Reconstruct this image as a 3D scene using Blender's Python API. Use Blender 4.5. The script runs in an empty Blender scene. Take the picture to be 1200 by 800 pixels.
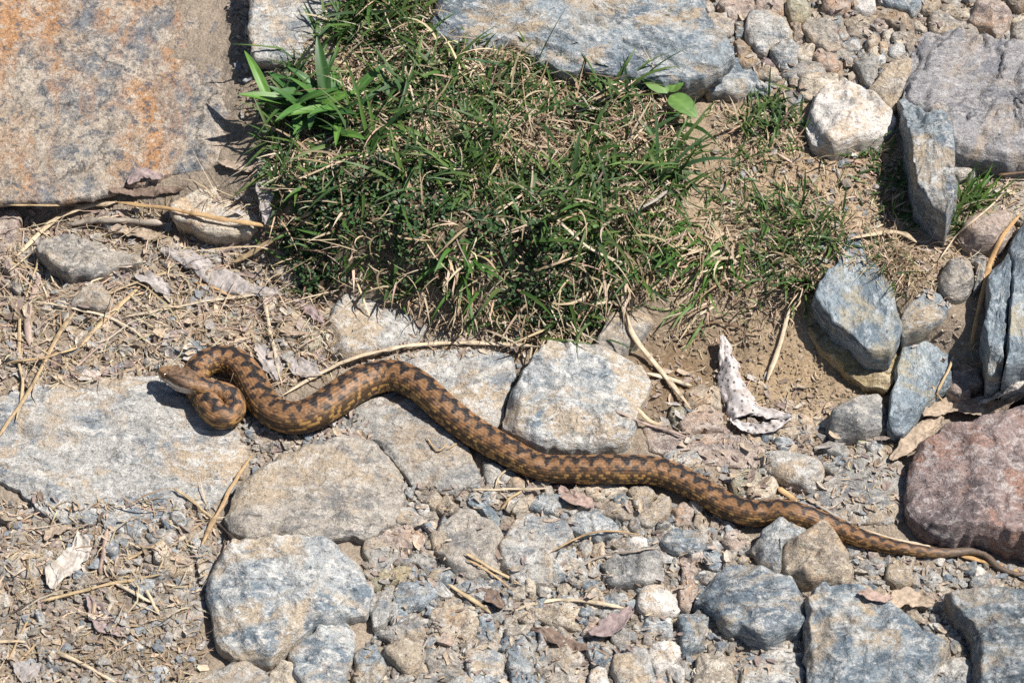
import bpy, math, random
import numpy as np
from mathutils import Vector
from mathutils.bvhtree import BVHTree

rnd = random.Random(7)
rng = np.random.default_rng(11)
scene = bpy.context.scene
col = scene.collection

# ------------------------------------------------------------------ camera
S = 0.00055                 # metres per photo pixel at the middle of the picture
DIST = 2.4
PITCH = math.radians(50)
CAM = np.array([0.0, -DIST * math.cos(PITCH), DIST * math.sin(PITCH)])
FWD = -CAM / DIST
UPV = np.array([0.0, math.sin(PITCH), math.cos(PITCH)])
cam_data = bpy.data.cameras.new('camera')
cam = bpy.data.objects.new('camera', cam_data)
col.objects.link(cam)
cam.location = CAM
cam.rotation_euler = (math.pi / 2 - PITCH, 0, 0)
cam_data.sensor_width = 36
cam_data.lens = 36 * DIST / (1200 * S)
cam_data.clip_start = 0.05
cam_data.clip_end = 200
cam_data.dof.use_dof = True
cam_data.dof.focus_distance = DIST
cam_data.dof.aperture_fstop = 20
scene.camera = cam

# ------------------------------------------------------------------ light
SUN_EL, SUN_AZ = math.radians(58), math.radians(8)      # azimuth from +X towards +Y
world = bpy.data.worlds.new('World')
scene.world = world
world.use_nodes = True
wn = world.node_tree
sky = wn.nodes.new('ShaderNodeTexSky')
sky.sky_type = 'NISHITA'
sky.sun_disc = False
sky.sun_elevation = SUN_EL
sky.sun_rotation = math.pi / 2 - SUN_AZ
bg = next(n for n in wn.nodes if n.type == 'BACKGROUND')
wn.links.new(sky.outputs[0], bg.inputs[0])
bg.inputs[1].default_value = 0.052
sun_data = bpy.data.lights.new('sun', 'SUN')
sun_data.energy = 5.0
sun_data.angle = math.radians(0.5)
sun_data.color = (1.0, 0.955, 0.89)
sun = bpy.data.objects.new('sun', sun_data)
col.objects.link(sun)
sd = Vector((math.cos(SUN_EL) * math.cos(SUN_AZ), math.cos(SUN_EL) * math.sin(SUN_AZ), math.sin(SUN_EL)))
sun.rotation_euler = sd.to_track_quat('Z', 'Y').to_euler()
sun.location = sd * 5
vs = scene.view_settings
vs.view_transform = 'Standard'
vs.look = 'None'
vs.exposure = 0.46
vs.gamma = 1
vs.use_curve_mapping = False
scene.render.engine = 'CYCLES'
scene.cycles.max_bounces = 6
scene.cycles.use_denoising = False

# ------------------------------------------------------------------ numeric helpers
def _hash(ix, iy, iz, seed):
    h = (ix.astype(np.uint32) * np.uint32(374761393) + iy.astype(np.uint32) * np.uint32(668265263)
         + iz.astype(np.uint32) * np.uint32(2246822519) + np.uint32((seed * 3266489917) & 0xffffffff))
    h = (h ^ (h >> np.uint32(13))) * np.uint32(1274126177)
    h = (h ^ (h >> np.uint32(15))) * np.uint32(2654435761)
    return ((h ^ (h >> np.uint32(16))) & np.uint32(0xffffff)).astype(np.float64) / 8388607.5 - 1.0

def vnoise(p, seed=0):
    p = np.asarray(p, float)
    i = np.floor(p).astype(np.int64)
    f = p - i
    f = f * f * f * (f * (f * 6 - 15) + 10)
    i = i & 0xffffffff
    out = 0
    for dx in (0, 1):
        for dy in (0, 1):
            for dz in (0, 1):
                w = (f[:, 0] if dx else 1 - f[:, 0]) * (f[:, 1] if dy else 1 - f[:, 1]) * (f[:, 2] if dz else 1 - f[:, 2])
                out = out + w * _hash((i[:, 0] + dx) & 0xffffffff, (i[:, 1] + dy) & 0xffffffff, (i[:, 2] + dz) & 0xffffffff, seed)
    return out

def fbm(p, octaves=4, seed=0, gain=0.5):
    p = np.asarray(p, float)
    a, s, tot = 1.0, 0.0, 0.0
    for o in range(octaves):
        s = s + a * vnoise(p * (2.03 ** o) + 17.3 * o, seed + o * 13)
        tot += a
        a *= gain
    return s / tot

def facet(P2, seed=0):
    """noise made of flat triangles, for broken rock faces"""
    P2 = np.asarray(P2, float)
    q = P2 + ((P2[:, 0] + P2[:, 1]) * .366)[:, None]
    i = np.floor(q).astype(np.int64); f = q - i
    a = f[:, 0] > f[:, 1]
    z = np.zeros(len(q), np.int64)
    h = lambda dx, dy: _hash((i[:, 0] + dx) & 0xffffffff, (i[:, 1] + dy) & 0xffffffff, z, seed)
    mid_ = np.where(a, h(1, 0), h(0, 1))
    hi_, lo_ = np.maximum(f[:, 0], f[:, 1]), np.minimum(f[:, 0], f[:, 1])
    return h(0, 0) * (1 - hi_) + mid_ * (hi_ - lo_) + h(1, 1) * lo_

def sstep(a, b, x):
    t = np.clip((x - a) / (b - a), 0, 1)
    return t * t * (3 - 2 * t)

def ray(px, py):
    """direction of the sight line through a photo pixel"""
    px = np.asarray(px, float); py = np.asarray(py, float)
    u = (px - 600) * S / DIST
    v = -(py - 400) * S / DIST
    d = FWD[None, :] + np.outer(np.atleast_1d(u), [1, 0, 0]) + np.outer(np.atleast_1d(v), UPV)
    return d

def at_plane(px, py, z):
    d = ray(px, py)
    t = (np.asarray(z) - CAM[2]) / d[:, 2]
    return CAM[None, :] + d * t[:, None]

def to_px(P):
    P = np.atleast_2d(P) - CAM
    depth = P @ FWD
    return np.stack([600 + P[:, 0] / depth * DIST / S, 400 - (P @ UPV) / depth * DIST / S], 1)

# ------------------------------------------------------------------ terrain
_bx = [-400, 0, 120, 250, 330, 400, 480, 560, 640, 700, 760, 800, 850, 900, 960, 1030, 1080, 1140, 1200, 1600]
_by = [262, 262, 270, 300, 335, 375, 395, 405, 408, 406, 405, 410, 425, 442, 455, 465, 470, 478, 478, 478]
_bh = [.012, .012, .012, .018, .036, .045, .048, .048, .046, .042, .038, .035, .033, .032, .031, .030, .030, .030, .030, .030]
_bw = [.02, .02, .03, .05, .06, .06, .055, .055, .06, .07, .09, .11, .12, .12, .11, .09, .07, .05, .05, .05]
_BP = at_plane(_bx, _by, 0.0)

_gx, _gy = np.meshgrid(np.linspace(-1, 1, 401), np.linspace(-1, 1, 401))
_SW = (0.0045 * fbm(np.stack([_gx.ravel(), _gy.ravel(), 0 * _gx.ravel()], 1) * 9, 3, 3)).reshape(401, 401)
_tz = np.exp(-((_gx + .01) / .15) ** 4 - ((_gy - .135) / .085) ** 4)
_SW = _SW + _tz * .011 * fbm(np.stack([_gx.ravel(), _gy.ravel(), 0 * _gx.ravel()], 1) * 30, 2, 8).reshape(401, 401)
def swell(X, Y):
    u = np.clip((X + 1) * 200, 0, 399.999); v = np.clip((Y + 1) * 200, 0, 399.999)
    i = u.astype(int); j = v.astype(int); f = u - i; g = v - j
    return (_SW[j, i] * (1 - f) + _SW[j, i + 1] * f) * (1 - g) + (_SW[j + 1, i] * (1 - f) + _SW[j + 1, i + 1] * f) * g

def terr(X, Y):
    X = np.asarray(X, float); Y = np.asarray(Y, float)
    yb = np.interp(X, _BP[:, 0], _BP[:, 1])
    h = np.interp(X, _BP[:, 0], _bh)
    w = np.interp(X, _BP[:, 0], _bw)
    z = h * sstep(0, 1, (Y - yb) / w)
    z = z + 0.05 * np.clip(Y - yb - w, 0, 2.0)
    return z + swell(X, Y)

def terr_hit(px, py):
    d = ray(px, py)
    zs = np.linspace(0.14, -0.03, 120)
    best = np.full(len(d), np.nan)
    prev = None
    done = np.zeros(len(d), bool)
    for z in zs:
        t = (z - CAM[2]) / d[:, 2]
        P = CAM + d * t[:, None]
        diff = z - terr(P[:, 0], P[:, 1])
        if prev is not None:
            hit = (~done) & (diff <= 0)
            fr = prev / np.maximum(prev - diff, 1e-9)
            zz = z + (zs[0] - zs[1]) * (1 - fr)
            best[hit] = zz[hit]
            done |= hit
        prev = np.maximum(diff, 1e-9)
    best[~done] = -0.03
    t = (best - CAM[2]) / d[:, 2]
    return CAM + d * t[:, None]

# ------------------------------------------------------------------ mesh helpers
def mesh_from(name, V, F, smooth=True, colors=None):
    me = bpy.data.meshes.new(name)
    V = np.asarray(V, np.float32)
    if isinstance(F, np.ndarray):
        k = F.shape[1]
        me.vertices.add(len(V)); me.vertices.foreach_set('co', V.ravel())
        me.loops.add(F.size); me.loops.foreach_set('vertex_index', F.astype(np.int32).ravel())
        me.polygons.add(len(F)); me.polygons.foreach_set('loop_start', np.arange(0, F.size, k, dtype=np.int32))
        me.update(calc_edges=True)
    else:
        me.from_pydata(V.tolist(), [], F)
    me.validate()
    if colors is not None:
        at = me.color_attributes.new('Col', 'FLOAT_COLOR', 'POINT')
        c4 = np.ones((len(V), 4), np.float32); c4[:, :3] = colors
        at.data.foreach_set('color', c4.ravel())
    me.polygons.foreach_set('use_smooth', np.full(len(me.polygons), smooth, bool))
    me.update()
    return me

def link(name, me, mat=None, parent=None, loc=None):
    o = bpy.data.objects.new(name, me)
    col.objects.link(o)
    if mat is not None and me is not None and not me.materials:
        me.materials.append(mat)
    if parent: o.parent = parent
    if loc is not None: o.location = loc
    return o

def tag(o, label, cat, group=None, kind=None):
    if label: o['label'] = label
    if cat: o['category'] = cat
    if group: o['group'] = group
    if kind: o['kind'] = kind
    return o

# ------------------------------------------------------------------ materials
def nodes(name):
    m = bpy.data.materials.new(name)
    m.use_nodes = True
    nt = m.node_tree
    b = next(n for n in nt.nodes if n.type == 'BSDF_PRINCIPLED')
    return m, nt, b

def N(nt, typ, **kw):
    n = nt.nodes.new(typ)
    for k, v in kw.items():
        if k in n.inputs.keys(): n.inputs[k].default_value = v
        else: setattr(n, k, v)
    return n

def ramp(nt, fac, stops, interp='LINEAR'):
    r = nt.nodes.new('ShaderNodeValToRGB')
    r.color_ramp.interpolation = interp
    e = r.color_ramp.elements
    while len(e) < len(stops): e.new(0.5)
    for i, (p, c) in enumerate(stops):
        e[i].position = p
        e[i].color = (c, c, c, 1) if isinstance(c, (int, float)) else (*c, 1)
    nt.links.new(fac, r.inputs[0])
    return r.outputs[0]

def mix(nt, fac, a, b, blend='MIX'):
    m = nt.nodes.new('ShaderNodeMix')
    m.data_type = 'RGBA'; m.blend_type = blend
    for sock, v in ((m.inputs[0], fac), (m.inputs[6], a), (m.inputs[7], b)):
        if hasattr(v, 'is_output'): nt.links.new(v, sock)
        elif isinstance(v, (int, float)): sock.default_value = v
        else: sock.default_value = (*v, 1)
    return m.outputs[2]

def obj_coords(nt, rot=(0, 0, 0), scale=(1, 1, 1)):
    tc = nt.nodes.new('ShaderNodeTexCoord')
    oi = nt.nodes.new('ShaderNodeObjectInfo')
    mul = nt.nodes.new('ShaderNodeVectorMath'); mul.operation = 'MULTIPLY'
    mul.inputs[1].default_value = (3.1, 5.7, 9.3)
    nt.links.new(oi.outputs['Random'], mul.inputs[0])
    add = nt.nodes.new('ShaderNodeVectorMath'); add.operation = 'ADD'
    nt.links.new(tc.outputs['Object'], add.inputs[0]); nt.links.new(mul.outputs[0], add.inputs[1])
    mp = nt.nodes.new('ShaderNodeMapping')
    mp.inputs['Rotation'].default_value = rot
    mp.inputs['Scale'].default_value = scale
    nt.links.new(add.outputs[0], mp.inputs[0])
    return mp.outputs[0], add.outputs[0]

def noise(nt, co, scale, detail=4, rough=0.6, dist=0.0):
    n = nt.nodes.new('ShaderNodeTexNoise')
    n.inputs['Scale'].default_value = scale
    n.inputs['Detail'].default_value = detail
    n.inputs['Roughness'].default_value = rough
    n.inputs['Distortion'].default_value = dist
    nt.links.new(co, n.inputs['Vector'])
    return n.outputs[0]

def stone_mat(name, main, dark, warm, light, dark_amt=.5, warm_amt=.4, light_amt=.4, stretch=(1, 1.8, 3), rot=(.3, .2, .6), big=24, contrast=1.0, attr=False, bump=1.0, soft=1.0, wstretch=(1, 1, 1), speck=-.35):
    """weathered schist / gneiss: mottled main colour, darker mineral bands, warm iron and dust stains, pale grains"""
    m, nt, b = nodes(name)
    co, plain = obj_coords(nt, rot, stretch)
    n1 = noise(nt, co, big, 7, .72, .5)
    mw = nt.nodes.new('ShaderNodeMapping'); mw.inputs['Scale'].default_value = wstretch
    nt.links.new(plain, mw.inputs[0])
    n2 = noise(nt, mw.outputs[0], big * .8, 6, .70, .6)
    n3 = noise(nt, co, big * 3.2, 6, .72, .4)
    n6 = noise(nt, co, big * 8, 4, .7, .2)
    n4 = noise(nt, plain, 1100, 2, .6)
    n5 = noise(nt, plain, 430, 3, .7)
    if attr:
        a = nt.nodes.new('ShaderNodeAttribute'); a.attribute_name = 'Col'
        c = a.outputs['Color']
        c = mix(nt, ramp(nt, n3, [(.45, 0), (.6, .6)]), c, mix(nt, 1.0, c, (.5, .51, .55), 'MULTIPLY'))
    else:
        t = .585 - .17 * dark_amt
        c = mix(nt, ramp(nt, n1, [(t - .02 * soft, 0), (t + .035 * soft, .95)]), main, dark)
        t = .60 - .17 * warm_amt
        c = mix(nt, ramp(nt, n2, [(t - .02 * soft, 0), (t + .05 * soft, .9)]), c, warm)
        t = .60 - .15 * light_amt
        c = mix(nt, ramp(nt, n3, [(t - .015 * soft, 0), (t + .04 * soft, .85)]), c, light)
        c = mix(nt, ramp(nt, n6, [(.36 + .05 * speck, .85), (.43 + .045 * speck, 0)]), c, mix(nt, 1.0, dark, (.62, .62, .64), 'MULTIPLY'))
        c = mix(nt, ramp(nt, n6, [(.575 - .035 * speck, 0), (.64 - .035 * speck, .75)]), c, light)
    g = ramp(nt, n4, [(.36, 1 - .30 * contrast), (.60, 1.0)])
    c = mix(nt, 1.0, c, g, 'MULTIPLY')
    g2 = ramp(nt, n5, [(.36, 1 - .30 * contrast), (.50, 1.0)])
    c = mix(nt, 1.0, c, g2, 'MULTIPLY')
    c = mix(nt, ramp(nt, n5, [(.60, 0), (.68, .4)]), c, light)
    # hairline cracks
    wv = nt.nodes.new('ShaderNodeVectorMath'); wv.operation = 'MULTIPLY_ADD'
    cb_ = nt.nodes.new('ShaderNodeCombineXYZ')
    for k_ in range(3): nt.links.new((n1, n2, n3)[k_], cb_.inputs[k_])
    nt.links.new(cb_.outputs[0], wv.inputs[0]); wv.inputs[1].default_value = (.045, .045, .045); nt.links.new(plain, wv.inputs[2])
    vor = nt.nodes.new('ShaderNodeTexVoronoi'); vor.feature = 'DISTANCE_TO_EDGE'; vor.inputs['Scale'].default_value = big * 1.1
    nt.links.new(wv.outputs[0], vor.inputs['Vector'])
    ck = ramp(nt, vor.outputs['Distance'], [(.0, 1.0), (.022, 0)])
    ckm = mix(nt, 1.0, ck, ramp(nt, n2, [(.44, .9), (.50, 0)]), 'MULTIPLY')
    c = mix(nt, ckm, c, mix(nt, 1.0, c, (.22, .2, .18), 'MULTIPLY'))
    nt.links.new(c, b.inputs['Base Color'])
    b.inputs['Roughness'].default_value = .72
    b.inputs['Specular IOR Level'].default_value = .4
    b1 = nt.nodes.new('ShaderNodeBump'); b1.inputs['Strength'].default_value = .9 * bump; b1.inputs['Distance'].default_value = .0035
    nt.links.new(n3, b1.inputs['Height'])
    b2 = nt.nodes.new('ShaderNodeBump'); b2.inputs['Strength'].default_value = .8 * bump; b2.inputs['Distance'].default_value = .0012
    nt.links.new(n5, b2.inputs['Height']); nt.links.new(b1.outputs[0], b2.inputs['Normal'])
    nt.links.new(b2.outputs[0], b.inputs['Normal'])
    return m

M = {}
M['rust'] = stone_mat('stone rust', (.375, .315, .25), (.175, .19, .21), (.46, .235, .10), (.52, .45, .37), .50, .70, .40, (1, 1, 1), big=15, soft=2.0, wstretch=(1.5, .55, 1), contrast=1.4, speck=.6)
M['pale'] = stone_mat('stone pale grey', (.47, .455, .425), (.235, .265, .295), (.54, .42, .29), (.66, .64, .60), .42, .48, .44, soft=1.4)
M['blue'] = stone_mat('stone blue grey', (.30, .345, .375), (.135, .175, .215), (.49, .385, .265), (.56, .56, .545), .50, .40, .40, soft=1.3)
M['paleblue'] = stone_mat('stone pale blue', (.43, .45, .455), (.175, .225, .27), (.55, .44, .315), (.68, .665, .63), .42, .52, .46, soft=1.3)
M['mauvegrey'] = stone_mat('stone mauve grey', (.36, .345, .35), (.22, .22, .24), (.47, .375, .28), (.52, .50, .49), .42, .40, .36, (1, 2.2, 3), (.1, .1, -.25), soft=1.6)
M['dark'] = stone_mat('stone dark slate', (.185, .22, .245), (.075, .098, .12), (.36, .30, .23), (.46, .47, .47), .5, .30, .35, soft=1.1)
M['slate'] = stone_mat('stone slate', (.28, .335, .375), (.14, .18, .215), (.40, .35, .25), (.48, .52, .54), .5, .30, .32, (1, .35, 3), (0, 0, .1), soft=1.3)
M['tan'] = stone_mat('stone tan', (.47, .39, .295), (.285, .24, .20), (.53, .37, .235), (.63, .56, .46), .40, .45, .4, soft=1.2)
M['brown'] = stone_mat('stone brown', (.34, .28, .22), (.18, .15, .125), (.45, .31, .19), (.53, .47, .40), .45, .4, .35, soft=1.2)
M['grey'] = stone_mat('stone grey', (.38, .365, .335), (.215, .22, .225), (.46, .37, .275), (.55, .52, .475), .47, .44, .38, soft=1.2)
M['taupe'] = stone_mat('stone taupe', (.42, .375, .32), (.25, .24, .23), (.50, .395, .28), (.58, .53, .465), .44, .44, .38, soft=1.2)
M['pink'] = stone_mat('stone pinkish', (.45, .355, .295), (.29, .235, .215), (.54, .36, .24), (.61, .53, .46), .42, .4, .4, soft=1.2)
M['red'] = stone_mat('stone red purple', (.30, .225, .21), (.15, .12, .12), (.37, .215, .16), (.50, .44, .42), .45, .42, .42, (1, 1.4, 2), soft=1.4)
M['white'] = stone_mat('stone quartz', (.66, .62, .57), (.46, .435, .40), (.62, .49, .36), (.76, .73, .69), .34, .36, .5, contrast=.6, soft=1.3, speck=.1)
M['cream'] = stone_mat('stone cream', (.60, .52, .41), (.40, .345, .28), (.60, .435, .28), (.70, .64, .55), .34, .4, .42, contrast=.8, soft=1.3, speck=.2)
M['olive'] = stone_mat('stone olive', (.38, .35, .26), (.23, .215, .165), (.46, .38, .24), (.54, .51, .42), .4, .35, .35, soft=1.2)
M['ochre'] = stone_mat('stone ochre', (.45, .345, .19), (.24, .18, .11), (.53, .39, .16), (.60, .51, .36), .45, .5, .35, soft=1.2)
M['gravel'] = stone_mat('gravel mixed', (.5, .45, .4), (.3, .28, .26), (.5, .4, .3), (.68, .64, .58), attr=True)

def attr_mat(name, rough=.6, spec=.3, transl=0.0, grain=0.0, gscale=700, bump=.0, bscale=400, bdist=.0006):
    m, nt, b = nodes(name)
    a = nt.nodes.new('ShaderNodeAttribute'); a.attribute_name = 'Col'
    c = a.outputs['Color']
    tc = nt.nodes.new('ShaderNodeTexCoord')
    if grain:
        n = noise(nt, tc.outputs['Object'], gscale, 3, .65)
        c = mix(nt, 1.0, c, ramp(nt, n, [(.3, 1 - grain), (.68, 1.0 + grain * .3)]), 'MULTIPLY')
    nt.links.new(c, b.inputs['Base Color'])
    b.inputs['Roughness'].default_value = rough
    b.inputs['Specular IOR Level'].default_value = spec
    if bump:
        n = noise(nt, tc.outputs['Object'], bscale, 4, .7)
        bp = nt.nodes.new('ShaderNodeBump'); bp.inputs['Strength'].default_value = bump; bp.inputs['Distance'].default_value = bdist
        nt.links.new(n, bp.inputs['Height']); nt.links.new(bp.outputs[0], b.inputs['Normal'])
    if transl:
        out = next(n for n in nt.nodes if n.type == 'OUTPUT_MATERIAL')
        t = nt.nodes.new('ShaderNodeBsdfTranslucent')
        nt.links.new(c, t.inputs['Color'])
        ms = nt.nodes.new('ShaderNodeMixShader'); ms.inputs[0].default_value = transl
        nt.links.new(b.outputs[0], ms.inputs[1]); nt.links.new(t.outputs[0], ms.inputs[2])
        nt.links.new(ms.outputs[0], out.inputs[0])
    return m

M['soil'] = attr_mat('soil', .9, .15, grain=.45, gscale=650, bump=.9, bscale=330, bdist=.0022)
M['blade'] = attr_mat('grass blades', .5, .35, transl=.28)
M['straw'] = attr_mat('dry straw', .65, .25, transl=.12)
M['leaf'] = attr_mat('green leaves', .45, .45, transl=.22)
M['snake'] = attr_mat('snake skin', .55, .36, grain=.22, gscale=900)
M['deadleaf'] = attr_mat('dead leaf', .8, .15, transl=.1, grain=.4, gscale=500, bump=.7, bscale=260, bdist=.0012)
M['stalk'] = attr_mat('dry stalk', .6, .3, grain=.3, gscale=500, bump=.3, bscale=500)
m, nt, b = nodes('snake eye'); b.inputs['Base Color'].default_value = (.10, .045, .015, 1); b.inputs['Roughness'].default_value = .08
M['eye'] = m
m, nt, b = nodes('snake pupil'); b.inputs['Base Color'].default_value = (.004, .004, .004, 1); b.inputs['Roughness'].default_value = .08
M['pupil'] = m
# ------------------------------------------------------------------ the ground sheet
def axis(lo, hi, step):
    mid = np.arange(lo, hi + step * .5, step)
    out, d, x = [], step, hi
    while x < 9:
        d *= 1.35; x += d; out.append(x)
    outl, d, x = [], step, lo
    while x > -9:
        d *= 1.35; x -= d; outl.append(x)
    return np.concatenate([outl[::-1], mid, out])

ax, ay = axis(-.40, .40, .002), axis(-.36, .44, .002)
GX, GY = np.meshgrid(ax, ay)
GZ = terr(GX, GY)
GP = np.stack([GX.ravel(), GY.ravel(), GZ.ravel()], 1)
near = (np.abs(GP[:, 0]) < .6) & (np.abs(GP[:, 1]) < .6)
fine = np.zeros(len(GP))
fine[near] = .0034 * fbm(GP[near] * [50, 50, 0], 4, 21, .65) + .0016 * np.abs(vnoise(GP[near] * [150, 150, 0], 5))
GP[:, 2] += fine
gpx = to_px(GP)

def inpoly(P, poly):
    P = np.asarray(P, float); poly = np.asarray(poly, float)
    x, y = P[:, 0], P[:, 1]
    c = np.zeros(len(P), bool)
    j = len(poly) - 1
    for i in range(len(poly)):
        xi, yi = poly[i]; xj, yj = poly[j]
        if yi != yj:
            c ^= ((yi > y) != (yj > y)) & (x < (xj - xi) * (y - yi) / (yj - yi) + xi)
        j = i
    return c

def soft_zone(P, cx, cy, rx, ry):
    return np.exp(-(((P[:, 0] - cx) / rx) ** 2 + ((P[:, 1] - cy) / ry) ** 2))

# soil colour: grey-tan dust in front, sandy bank on the right, dark humus in the hollows and under the turf, there painted darker for the shaded gaps between blades
cb = np.tile(np.array([.335, .275, .215]), (len(GP), 1))
nz = fbm(GP * [30, 30, 0], 4, 31)
cb *= (1 + .22 * nz)[:, None]
def paint(c, w, colr):
    w = np.clip(w, 0, 1)[:, None]
    return c * (1 - w) + np.array(colr) * w * (1 + .25 * nz)[:, None]
cb = paint(cb, 1.1 * soft_zone(gpx, 930, 240, 170, 150), (.44, .325, .215))
cb = paint(cb, 1.2 * soft_zone(gpx, 560, 230, 210, 140), (.17, .13, .085))
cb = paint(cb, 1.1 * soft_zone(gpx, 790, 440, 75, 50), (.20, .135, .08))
cb = paint(cb, .9 * soft_zone(gpx, 930, 440, 90, 60), (.42, .305, .185))
cb = paint(cb, .8 * soft_zone(gpx, 185, 770, 60, 35), (.25, .195, .13))
cb = paint(cb, .5 * soft_zone(gpx, 120, 350, 170, 90), (.33, .265, .205))
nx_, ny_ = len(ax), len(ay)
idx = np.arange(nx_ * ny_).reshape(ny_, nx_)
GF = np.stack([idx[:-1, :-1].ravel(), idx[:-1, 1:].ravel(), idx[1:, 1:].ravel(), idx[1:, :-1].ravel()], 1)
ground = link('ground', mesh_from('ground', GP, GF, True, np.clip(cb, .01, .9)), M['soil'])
ground['kind'] = 'structure'
FINE = fine.reshape(ny_, nx_)
def ground_z(x, y):
    i = np.clip(np.searchsorted(ax, x), 0, nx_ - 1); j = np.clip(np.searchsorted(ay, y), 0, ny_ - 1)
    return terr(x, y) + FINE[j, i]
HITV = [GP]; HITF = [GF]; HITN = [len(GP)]

# ------------------------------------------------------------------ stones
STONES = []      # (label, centre px, radius px, polygon)

def smooth_poly(P, it=1, q=.18):
    for _ in range(it):
        A, B = P, np.roll(P, -1, 0)
        P = np.stack([A * (1 - q) + B * q, A * q + B * (1 - q)], 1).reshape(-1, 2)
    return P

def resample(P, n):
    Q = np.vstack([P, P[:1]])
    L = np.r_[0, np.cumsum(np.linalg.norm(np.diff(Q, axis=0), axis=1))]
    t = np.linspace(0, L[-1], n, endpoint=False)
    return np.stack([np.interp(t, L, Q[:, 0]), np.interp(t, L, Q[:, 1])], 1)

def centroid(P):
    x, y = P[:, 0], P[:, 1]
    x2, y2 = np.roll(x, -1), np.roll(y, -1)
    a = x * y2 - x2 * y
    A = a.sum() / 2
    return np.array([((x + x2) * a).sum() / (6 * A), ((y + y2) * a).sum() / (6 * A)]), abs(A)

def stone(poly, t, mat, label, rd=.10, facets=4, lift=0., tilt=(0, 0), seed=None, name='stone', cat='stone', rough=1.0, layers=0.0, jag=1.0, group=None, chips=2, planar=1.0):
    """a stone whose silhouette seen by the camera is poly (photo pixels), t millimetres thick above the soil"""
    seed = len(STONES) + 101 if seed is None else seed
    r = np.random.default_rng(seed)
    poly = np.array(poly, float)
    cpx, apx = centroid(poly)
    poly = cpx + (poly - cpx) * (1 + 2.2 / math.sqrt(apx / math.pi))
    t = t * (.8 if t > 20 else .64)
    vis = np.clip(cpx, [0, 0], [1200, 800])
    base = terr_hit([vis[0]], [vis[1]])[0]
    t = t / 1000.0
    lift = lift / 1000.0
    z0 = base[2] + lift
    zr = z0 + .35 * t
    if rd < .2:                                   # broken edges: short straight runs with small offsets
        pp = []
        for k in range(len(poly)):
            a, b_ = poly[k], poly[(k + 1) % len(poly)]
            ln = np.hypot(*(b_ - a)); m0 = max(1, int(round(ln / 9)))
            nrm = np.array([b_[1] - a[1], a[0] - b_[0]]) / max(ln, 1e-6)
            fr = np.sort(np.clip((np.arange(m0) + (r.uniform(-.35, .35, m0) if m0 > 1 else 0)) / m0, 0, 1)); fr[0] = 0
            for q_, f_ in enumerate(fr):
                pp.append(a + (b_ - a) * f_ + (nrm * r.normal(0, min(1.5, .07 * ln)) if q_ else 0) * jag)
        poly_w = np.array(pp)
    else: poly_w = poly
    W = at_plane(poly_w[:, 0], poly_w[:, 1], zr)[:, :2]
    c, A = centroid(W)
    R = math.sqrt(A / math.pi)
    per_px = np.linalg.norm(np.diff(np.vstack([poly, poly[:1]]), axis=0), axis=1).sum()
    n = int(np.clip(per_px / 2.6, 26, 300))
    m_ = int(np.clip(math.sqrt(apx / math.pi) / 2.6, 5, 62))
    q_ = np.clip(.08 + .35 * rd, .1, .25)
    O = resample(smooth_poly(W, 1, .12) if rd < .2 else smooth_poly(W, 2, q_), n)
    d = O - c
    P3 = np.c_[O, np.full(n, seed * .37)]
    O = c + d * (1 + jag * ((.02 if rd < .2 else .06) * fbm(P3 / (R * .45), 4, seed, .6) + .02 * fbm(P3 / .004, 2, seed + 5)))[:, None]
    rad = np.linalg.norm(O - c, axis=1)
    s = 1 - (1 - np.linspace(0, 1, m_ + 1)[1:]) ** 1.5
    T = .65 * t
    XY = [c[None, :]]; DI = [np.array([rad.min()])]; SS = [np.zeros(1)]
    for k in s:
        XY.append(c + k * (O - c)); DI.append((1 - k) * rad); SS.append(np.full(n, k))
    XY = np.vstack(XY); DI = np.concatenate(DI); SS = np.concatenate(SS)
    U = XY - c
    zs = [T * 1.0 + U @ np.array(tilt)]
    for k in range(facets):
        a = r.uniform(0, 2 * math.pi); nd = np.array([math.cos(a), math.sin(a)])
        zs.append(T * r.uniform(.85, 1.1) - r.uniform(.15, .75) * T / R * 1.6 * (U @ nd - r.uniform(.05, .6) * R))
    for k in range(chips if rd < .22 else 2):          # chipped rim
        a = r.uniform(0, 2 * math.pi); nd = np.array([math.cos(a), math.sin(a)])
        ext = (U @ nd).max()
        zs.append(T - r.uniform(.5, 1.6) * T / (R * .35) * (U @ nd - r.uniform(.55, .9) * ext))
    zs = np.array(zs)
    kk = 60 / T
    z = -np.log(np.exp(-kk * (zs - zs.min(0))).sum(0)) / kk + zs.min(0)
    z = np.clip(z, .15 * T, 1.5 * T)
    P = np.c_[XY, np.full(len(XY), seed * .13)]
    rot_ = r.uniform(0, 3.14); ca_, sa_ = math.cos(rot_), math.sin(rot_)
    U2 = np.stack([U[:, 0] * ca_ + U[:, 1] * sa_, (U[:, 1] * ca_ - U[:, 0] * sa_) * 1.7], 1)
    U2 = U2 + .10 * R * np.stack([fbm(P / (R * .5), 2, seed + 61), fbm(P / (R * .5), 2, seed + 62)], 1)
    fa = planar * min(.17 * T + .0005, .0035) * (1.0 if rd < .2 else .45)
    z = z + fa * (facet(U2 / max(R * .55, .005), seed) + .5 * facet(U2 / max(R * .23, .003) + 7.7, seed + 3) + .28 * facet(U2 / .0045 + 3.1, seed + 4))
    big = .4 * np.clip(.13 * T + .0006, 0, .0026) * rough
    z = z + big * fbm(P / max(R * .35, .004), 4, seed + 1, .55) * 1.4 + .0009 * rough * fbm(P / .005, 4, seed + 2, .65)
    if layers:
        ph = z / (T * layers) + .6 * fbm(P / (R * .6), 2, seed + 9)
        z = T * layers * (np.floor(ph) + sstep(.55, 1.0, ph - np.floor(ph)) - .6 * fbm(P / (R * .6), 2, seed + 9))
    w = rd * R * (.55 if rd < .2 else 1) + .0008
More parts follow.
